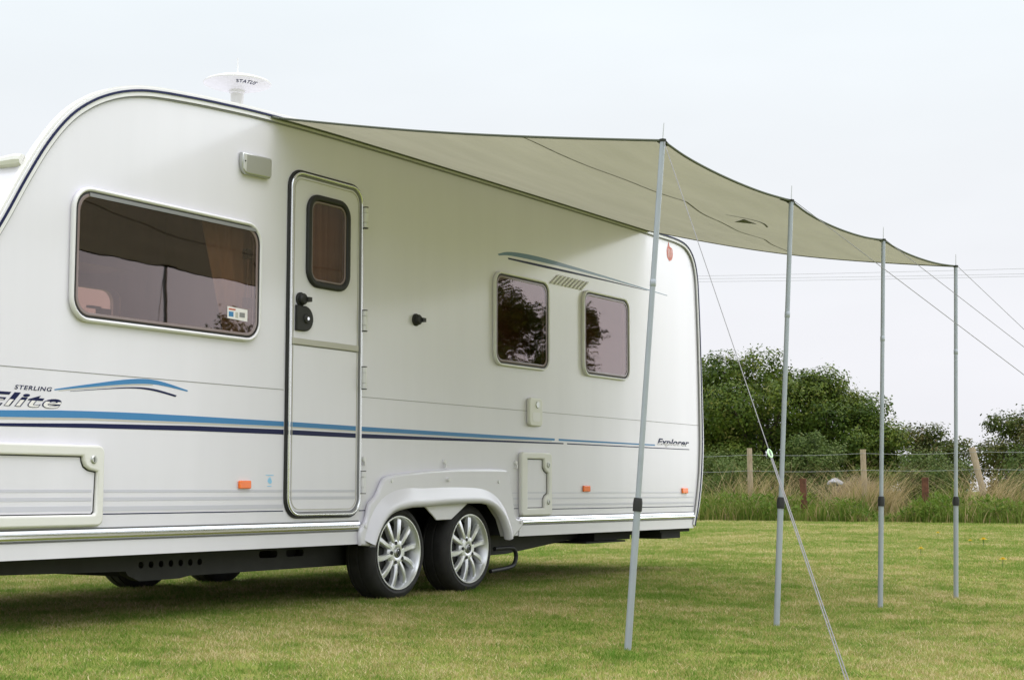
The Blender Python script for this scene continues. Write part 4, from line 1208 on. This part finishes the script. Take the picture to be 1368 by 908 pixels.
# ================================================================== TALL GRASS VERGE
VERGE = leaf_mat("tall_grass_blades", [(0.0, (0.065, 0.130, 0.016)), (0.35, (0.135, 0.205, 0.032)), (0.55, (0.21, 0.235, 0.055)), (0.75, (0.36, 0.28, 0.13)), (1.0, (0.56, 0.44, 0.26))], 0.35)
def verge():
    n = 34000
    y = rng.uniform(-7, 17, n); x = rng.uniform(29.25, 31.5, n) + 0.12 * np.sin(y * 2.1)
    gap = np.exp(-((y - 4.5) / 0.42) ** 2)                          # the trodden gap
    hmod = 0.50 + 0.10 * np.sin(y * 1.7 + 0.5) + 0.09 * np.sin(y * 4.3 + x * 2) + 0.07 * np.sin(y * 9.7 + x * 5)
    h = np.clip(rng.normal(1.0, 0.28, n), 0.3, 1.8) * hmod * (0.65 + 0.22 * (x - 29.25)) * (1 - 0.78 * gap)
    la = rng.uniform(0, 2 * PI, n); lm = h * rng.uniform(0.05, 0.6, n)
    lean = np.stack([np.cos(la) * lm, np.sin(la) * lm], 1)
    clump = 0.5 + 0.5 * np.sin(y * 2.9 + 1.0) * np.sin(y * 1.1 + x * 1.5)
    tint = np.clip(rng.normal(0.33, 0.16, n) + 0.14 * (1 - clump), 0, 0.66)
    tint = np.where(rng.random(n) < 0.09, rng.uniform(0.7, 0.95, n), tint)
    tint = np.where((gap > 0.25) & (rng.random(n) < 0.5), rng.uniform(0.6, 0.85, n), tint)
    base = np.stack([x, y, np.full(n, -0.02)], 1)
    A1 = blade_arrays(base, h, rng.uniform(0.012, 0.032, n), lean, tint, 3)
    # dry straw, in a few leaning clumps
    m = 1700
    cl = np.array([8.35, 7.75, 7.2, 5.9, 5.5, 5.15, 3.3, 2.85, 2.5, 9.5])
    wv = np.array([.13, .11, .06, .13, .16, .13, .06, .10, .10, .02]); wv /= wv.sum()
    y2 = rng.choice(cl, m, p=wv) + rng.normal(0, 0.17, m); x2 = rng.uniform(30.5, 31.8, m)
    h2 = np.clip(rng.normal(0.95, 0.24, m), 0.3, 1.5) * (1 - 0.7 * np.exp(-((y2 - 4.5) / 0.40) ** 2))
    lm2 = h2 * rng.normal(0.55, 0.45, m)
    lean2 = np.stack([rng.normal(0, 0.15, m), np.where(rng.random(m) < 0.75, -1, 1) * np.abs(lm2)], 1)
    A2 = blade_arrays(np.stack([x2, y2, np.zeros(m)], 1), h2, rng.uniform(0.008, 0.018, m), lean2, rng.uniform(0.66, 1.0, m), 3)
    # long bowed seed stalks
    ms = 260
    cs = np.array([8.2, 7.6, 5.2, 4.95, 4.8, 3.2, 2.7, 2.3, 1.5, 6.6])
    ys_ = rng.choice(cs, ms) + rng.normal(0, 0.22, ms)
    A4 = blade_arrays(np.stack([rng.uniform(30.3, 31.4, ms), ys_, np.zeros(ms)], 1), rng.uniform(0.9, 1.45, ms), rng.uniform(0.010, 0.016, ms), np.stack([rng.normal(0, 0.2, ms), np.where(rng.random(ms) < 0.8, -1, 1) * rng.uniform(0.2, 0.95, ms)], 1), rng.uniform(0.78, 1.0, ms), 5)
    # broad leaved weeds: short wide blades massed in clumps
    q = 9000
    cw = rng.uniform(-6, 14, 60)
    k_ = rng.integers(0, 60, q); hw = rng.uniform(0.30, 0.62, 60)[k_]
    y3 = cw[k_] + rng.normal(0, 0.22, q); x3 = rng.uniform(29.3, 30.4, q)
    g3 = np.exp(-((y3 - 4.5) / 0.45) ** 2)
    z3 = hw * np.sqrt(rng.random(q)) * (1 - 0.85 * g3) * np.clip(1 - ((y3 - cw[k_]) / 0.6) ** 2, 0.2, 1)
    la3 = rng.uniform(0, 2 * PI, q)
    A3 = blade_arrays(np.stack([x3, y3, z3], 1), rng.uniform(0.02, 0.09, q), rng.uniform(0.03, 0.06, q), np.stack([np.cos(la3), np.sin(la3)], 1) * rng.uniform(0.04, 0.11, q)[:, None], np.clip(rng.normal(0.30, 0.14, q) + rng.normal(0, 0.08, 60)[k_], 0, 0.5), 2)
    V = np.concatenate([a[0] for a in (A1, A2, A3, A4)]); Tt = np.concatenate([a[2] for a in (A1, A2, A3, A4)])
    offs = np.cumsum([0] + [len(a[0]) for a in (A1, A2, A3)])
    F = np.concatenate([a[1] + o_ for a, o_ in zip((A1, A2, A3, A4), offs)])
    me = quad_mesh("tall_grass", V, F, Tt)
    o = link("tall_grass", me, VERGE, None, None)
    tag(o, "tall green and straw coloured grass along the wire fence", "tall grass", kind="stuff")
verge()

# brush heap and the white sheet lying on it
def heap():
    n = 2600
    a = rng.uniform(0, 2 * PI, n); r = np.sqrt(rng.random(n))
    y = 5.95 + 0.95 * r * np.sin(a); x = 32.4 + 0.6 * r * np.cos(a)
    z = 0.02 + 0.82 * (1 - r ** 2) * rng.uniform(0.75, 1.0, n)
    h = rng.uniform(0.05, 0.28, n)
    la = rng.uniform(0, 2 * PI, n); lm = rng.uniform(0.1, 0.45, n)
    V, F, Tt = blade_arrays(np.stack([x, y, z], 1), h, rng.uniform(0.010, 0.022, n), np.stack([np.cos(la) * lm * 0.5, np.sin(la) * lm], 1), rng.uniform(0.70, 1.0, n), 2)
    m = leaf_mat("dry_brush", [(0.7, (0.19, 0.15, 0.10)), (0.85, (0.33, 0.26, 0.17)), (1.0, (0.46, 0.38, 0.28))], 0.1)
    # core mound
    mb_ = MB(); mb_.lathe([(1.0, 0.0), (0.85, 0.25), (0.6, 0.5), (0.3, 0.66), (0.0, 0.70)], 20, 'z', (0, 0, 0))
    vv = np.array(mb_.v); vv[:, 0] = vv[:, 0] * 0.55 + 32.4; vv[:, 1] = vv[:, 1] * 0.9 + 5.95; vv[:, 2] *= 0.95
    F0 = np.array([f for f in mb_.f if len(f) == 4])
    V = np.concatenate([V, vv]); Tt = np.concatenate([Tt, np.full(len(vv), 0.72)]); F = np.concatenate([F, F0 + (len(V) - len(vv))])
    o = link("brush_heap", quad_mesh("brush_heap", V, F, Tt), m, None, None)
    tag(o, "heap of dry brown brush behind the wire fence", "brush heap")
heap()
mb = MB()
rr = random.Random(3)
mb.lathe([(0.0, 0.07), (0.04, 0.066), (0.08, 0.045), (0.10, 0.01), (0.095, -0.03), (0.04, -0.06), (0.0, -0.07)], 18)
mb.v = [(x * (1 + rr.uniform(-.2, .2)), y * 1.75 * (1 + rr.uniform(-.15, .15)), z * (1 + rr.uniform(-.35, .35)) - abs(y) * 0.25) for x, y, z in mb.v]
o = mb.build("crumpled_sheet", M['sack'], None, 50)
o.location = (31.85, 6.28, 0.80)
tag(o, "crumpled white sheet lying on the dry brush heap", "white sheet")

# ================================================================== TREES
LEAF_D = leaf_mat("dark_oak_leaves", [(0.0, (0.020, 0.042, 0.007)), (0.45, (0.062, 0.102, 0.013)), (0.8, (0.130, 0.165, 0.025)), (1.0, (0.20, 0.185, 0.05))], 0.25, patch=[(0.5, 0.16)], rough=0.45)
LEAF_M = leaf_mat("grey_green_leaves", [(0.0, (0.045, 0.080, 0.018)), (0.5, (0.095, 0.140, 0.036)), (1.0, (0.17, 0.195, 0.065))], 0.3, patch=[(0.6, 0.16)], rough=0.5)
LEAF_B = leaf_mat("brownish_hawthorn_leaves", [(0.0, (0.028, 0.046, 0.010)), (0.5, (0.075, 0.098, 0.020)), (0.85, (0.125, 0.108, 0.034)), (1.0, (0.17, 0.11, 0.05))], 0.25, patch=[(0.5, 0.2)], rough=0.5)

def leaf_cloud(lobes, n, size, seed):
    """leaf quads gathered in twig clumps on and inside lobes (cx, cy, cz, rx, ry, rz)"""
    g = np.random.default_rng(seed)
    L = np.array(lobes, float)
    area = (L[:, 3] * L[:, 4] + L[:, 3] * L[:, 5] + L[:, 4] * L[:, 5]); area /= area.sum()
    per = 14
    nc = n // per
    k = g.choice(len(L), nc, p=area)
    d = g.normal(size=(nc, 3)); d /= np.linalg.norm(d, axis=1)[:, None]
    rad = g.uniform(0.30, 1.0, nc) ** 0.40 * (1 + 0.035 * g.normal(size=nc))
    c = L[k, :3] + d * L[k, 3:] * rad[:, None]
    P = np.repeat(c, per, 0) + g.normal(size=(nc * per, 3)) * size * 1.25
    dirs = np.repeat(d, per, 0)
    m = len(P)
    nrm_ = dirs * 0.85 + np.array([0, 0, 0.40]) + g.normal(size=(m, 3)) * 0.42
    nrm_ /= np.linalg.norm(nrm_, axis=1)[:, None]
    t1 = np.cross(nrm_, g.normal(size=(m, 3))); t1 /= np.linalg.norm(t1, axis=1)[:, None]
    t2 = np.cross(nrm_, t1)
    s = size * g.uniform(0.6, 1.3, m)
    V = np.stack([P - t1 * s[:, None] * 0.62, P + t2 * s[:, None] * 0.34, P + t1 * s[:, None] * 0.62, P - t2 * s[:, None] * 0.34], 1)
    clump = np.repeat(g.normal(0, 0.15, nc), per)
    tint = np.clip(0.52 + clump + g.normal(0, 0.10, m), 0, 1)
    V = V.reshape(-1, 3)
    F = np.arange(4 * m).reshape(-1, 4)
    ok = V.reshape(-1, 4, 3)[:, :, 2].min(1) > 0.02
    return V, F[ok], np.repeat(tint, 4)

def tree(name, loc, h, rad, leaf, n, size, label, cat="tree", group=None, base=0.25, nl=16, seed=1, trunk_r=0.16, flat=1.0):
    r_ = empty(name, loc)
    tag(r_, label, cat, group)
    g = random.Random(seed)
    lobes = []
    for i in range(nl):
        a = 2 * PI * i / nl * 2.4 + g.uniform(-0.4, 0.4)
        t = g.random()
        z = h * (base + (0.86 - base) * ((i + 0.5) / nl))
        env = math.sqrt(max(0.0, 1 - ((z / h - 0.45) / 0.58) ** 2))
        rr_ = rad * env * g.uniform(0.45, 0.78)
        sz = rad * g.uniform(0.26, 0.42)
        lobes.append((rr_ * math.cos(a) * flat, rr_ * math.sin(a), z, sz * flat, sz, sz * g.uniform(0.65, 0.9)))
    lobes.append((0, 0, h * 0.5, rad * 0.55, rad * 0.6, h * 0.30))
    lobes.append((0, 0, h * 0.86, rad * 0.28, rad * 0.32, h * 0.13))
    V, F, Tt = leaf_cloud(lobes, int(n * 2.0), size * 0.72, seed)
    link("crown", quad_mesh("crown", V, F, Tt), leaf, r_, None)
    mb_ = MB()
    mb_.tube(smoothline([(0, 0, -0.1), (0.05, 0.03, h * 0.2), (-0.04, 0.06, h * 0.45), (0.02, 0, h * 0.75)], 4), [trunk_r * (1 - 0.8 * i / 12) for i in range(13)], 9)
    for lb in lobes[:-2]:
        z0 = lb[2] * 0.55
        e = Vector(lb[:3])
        s0 = Vector((0, 0, z0))
        mb_.tube(smoothline([s0, s0.lerp(e, 0.5) + Vector((0, 0, -0.06 * h)), e], 3), [trunk_r * 0.42 * (1 - 0.75 * i / 6) for i in range(7)], 6)
    mb_.build("trunk", M['bark'], r_, 60)
    return r_

TG = "trees beyond the fence"
tree("tree", (45.5, 16.6, 0), 5.35, 3.4, LEAF_D, 21000, 0.135, "tall dark green oak half hidden by the caravan's rear corner", group=TG, seed=3, base=0.18, nl=22)
tree("tree", (44.6, 13.2, 0), 5.05, 2.7, LEAF_D, 22000, 0.125, "dark green round oak behind the second pole from the front", group=TG, seed=5, base=0.16, nl=22)
tree("tree", (45.4, 11.3, 0), 4.45, 2.1, LEAF_D, 16000, 0.125, "dark green tree sloping down towards the third pole", group=TG, seed=8, base=0.12, nl=20)
tree("tree", (45.0, 9.95, 0), 3.15, 1.35, LEAF_D, 9000, 0.115, "low dark tree just behind the third pole", group=TG, seed=12, base=0.12, nl=14)
tree("hawthorn", (47.0, 8.55, 0), 2.62, 1.35, LEAF_B, 8000, 0.11, "brownish green hawthorn with a flat top between the two furthest poles", group=TG, seed=14, base=0.12, nl=16)
tree("hawthorn", (45.0, 5.05, 0), 3.0, 1.75, LEAF_B, 14000, 0.11, "ragged brownish tree at the picture's right edge above the leaning post", group=TG, seed=21, base=0.10, nl=16)
tree("hawthorn", (46.5, 2.7, 0), 3.1, 1.6, LEAF_B, 5000, 0.12, "brownish tree standing on past the leaning post", group=TG, seed=23, base=0.10, nl=14)
BG = "bushes along the fence"
tree("bush", (41.0, 12.9, 0), 1.75, 1.7, LEAF_M, 8000, 0.085, "broad pale green bush behind the fence by the caravan", "bush", BG, base=0.1, nl=16, seed=31, trunk_r=0.05)
tree("bush", (41.5, 10.35, 0), 2.25, 1.15, LEAF_M, 7500, 0.085, "grey green pointed bush in front of the dark oaks", "bush", BG, base=0.1, nl=14, seed=33, trunk_r=0.05)
tree("bush", (41.8, 11.5, 0), 1.4, 1.1, LEAF_D, 5000, 0.09, "low dark bush between the pale bush and the pointed bush", "bush", BG, base=0.1, nl=12, seed=34, trunk_r=0.05)
tree("bush", (43.0, 7.45, 0), 1.75, 1.25, LEAF_M, 6500, 0.085, "rounded mid green bush under the flat topped hawthorn", "bush", BG, base=0.1, nl=14, seed=35, trunk_r=0.05)
tree("bush", (42.5, 4.6, 0), 1.75, 1.3, LEAF_M, 6000, 0.085, "green bush behind the leaning fence post", "bush", BG, base=0.1, nl=14, seed=37, trunk_r=0.05)
tree("bush", (41.5, 8.9, 0), 1.25, 0.9, LEAF_D, 4000, 0.085, "small dark bush behind the short middle fence post", "bush", BG, base=0.1, nl=12, seed=39, trunk_r=0.05)
# trees across the field behind the photographer's side, met in the window reflections
tree("tree", (53.6, -30, 0), 9.8, 3.9, LEAF_D, 20000, 0.24, "tall tree mirrored in the window nearer the door", seed=41, base=0.04, nl=20, group="trees mirrored in the windows")
tree("tree", (62.3, -30, 0), 10.0, 2.1, LEAF_D, 11000, 0.22, "slim tree mirrored in the rearmost window", seed=43, base=0.04, nl=16, group="trees mirrored in the windows")
tree("tree", (22.3, -15, 0), 4.2, 0.85, LEAF_D, 2200, 0.12, "small thin tree mirrored in the wide front window", seed=47, base=0.3, nl=14, group="trees mirrored in the windows", trunk_r=0.06)

# ================================================================== DANDELIONS
def dandelion(loc, label, s=1.0):
    r_ = empty("dandelion", (*loc, float(gz(*loc))))
    tag(r_, label, "flower", "dandelions in the lawn")
    mb_ = MB(); mb_.tube([(0, 0, 0), (0.004, 0.002, 0.03 * s), (0.006, 0.0, 0.06 * s)], 0.0025 * s, 6); mb_.build("stem", M['stemg'], r_)
    mb_ = MB()
    for ring_, (rr_, zz, nn) in enumerate(((0.026, 0.058, 14), (0.018, 0.066, 12), (0.009, 0.071, 8))):
        for i in range(nn):
            a = 2 * PI * i / nn + ring_ * 0.3
            c, sn = math.cos(a), math.sin(a)
            wv = 0.006
            mb_.add([(0.006 - wv * sn * 0.4, wv * c * 0.4, 0.058 * s), (0.006 + (rr_ * c - wv * sn) * s, (rr_ * sn + wv * c) * s, zz * s), (0.006 + (rr_ * c * 1.1) * s, rr_ * sn * 1.1 * s, (zz + 0.002) * s), (0.006 + (rr_ * c + wv * sn) * s, (rr_ * sn - wv * c) * s, zz * s)], [(0, 1, 2, 3)])
    mb_.build("flower_head", M['petal'], r_, None)
for loc, lab, s in (((15.04, -0.66), "yellow dandelion in the lawn just short of the gap, between the two furthest poles", 1.2), ((17.8, -0.39), "small yellow dandelion just past the outermost pole", 1.0), ((17.5, -0.62), "larger yellow dandelion past the outermost pole", 1.5),
                    ((13.84, -1.75), "yellow dandelion nearest the camera, past the outermost pole", 1.2), ((20.4, 0.74), "farthest tiny yellow dandelion, beside the outermost pole", 1.1)):
    dandelion(loc, lab, s)
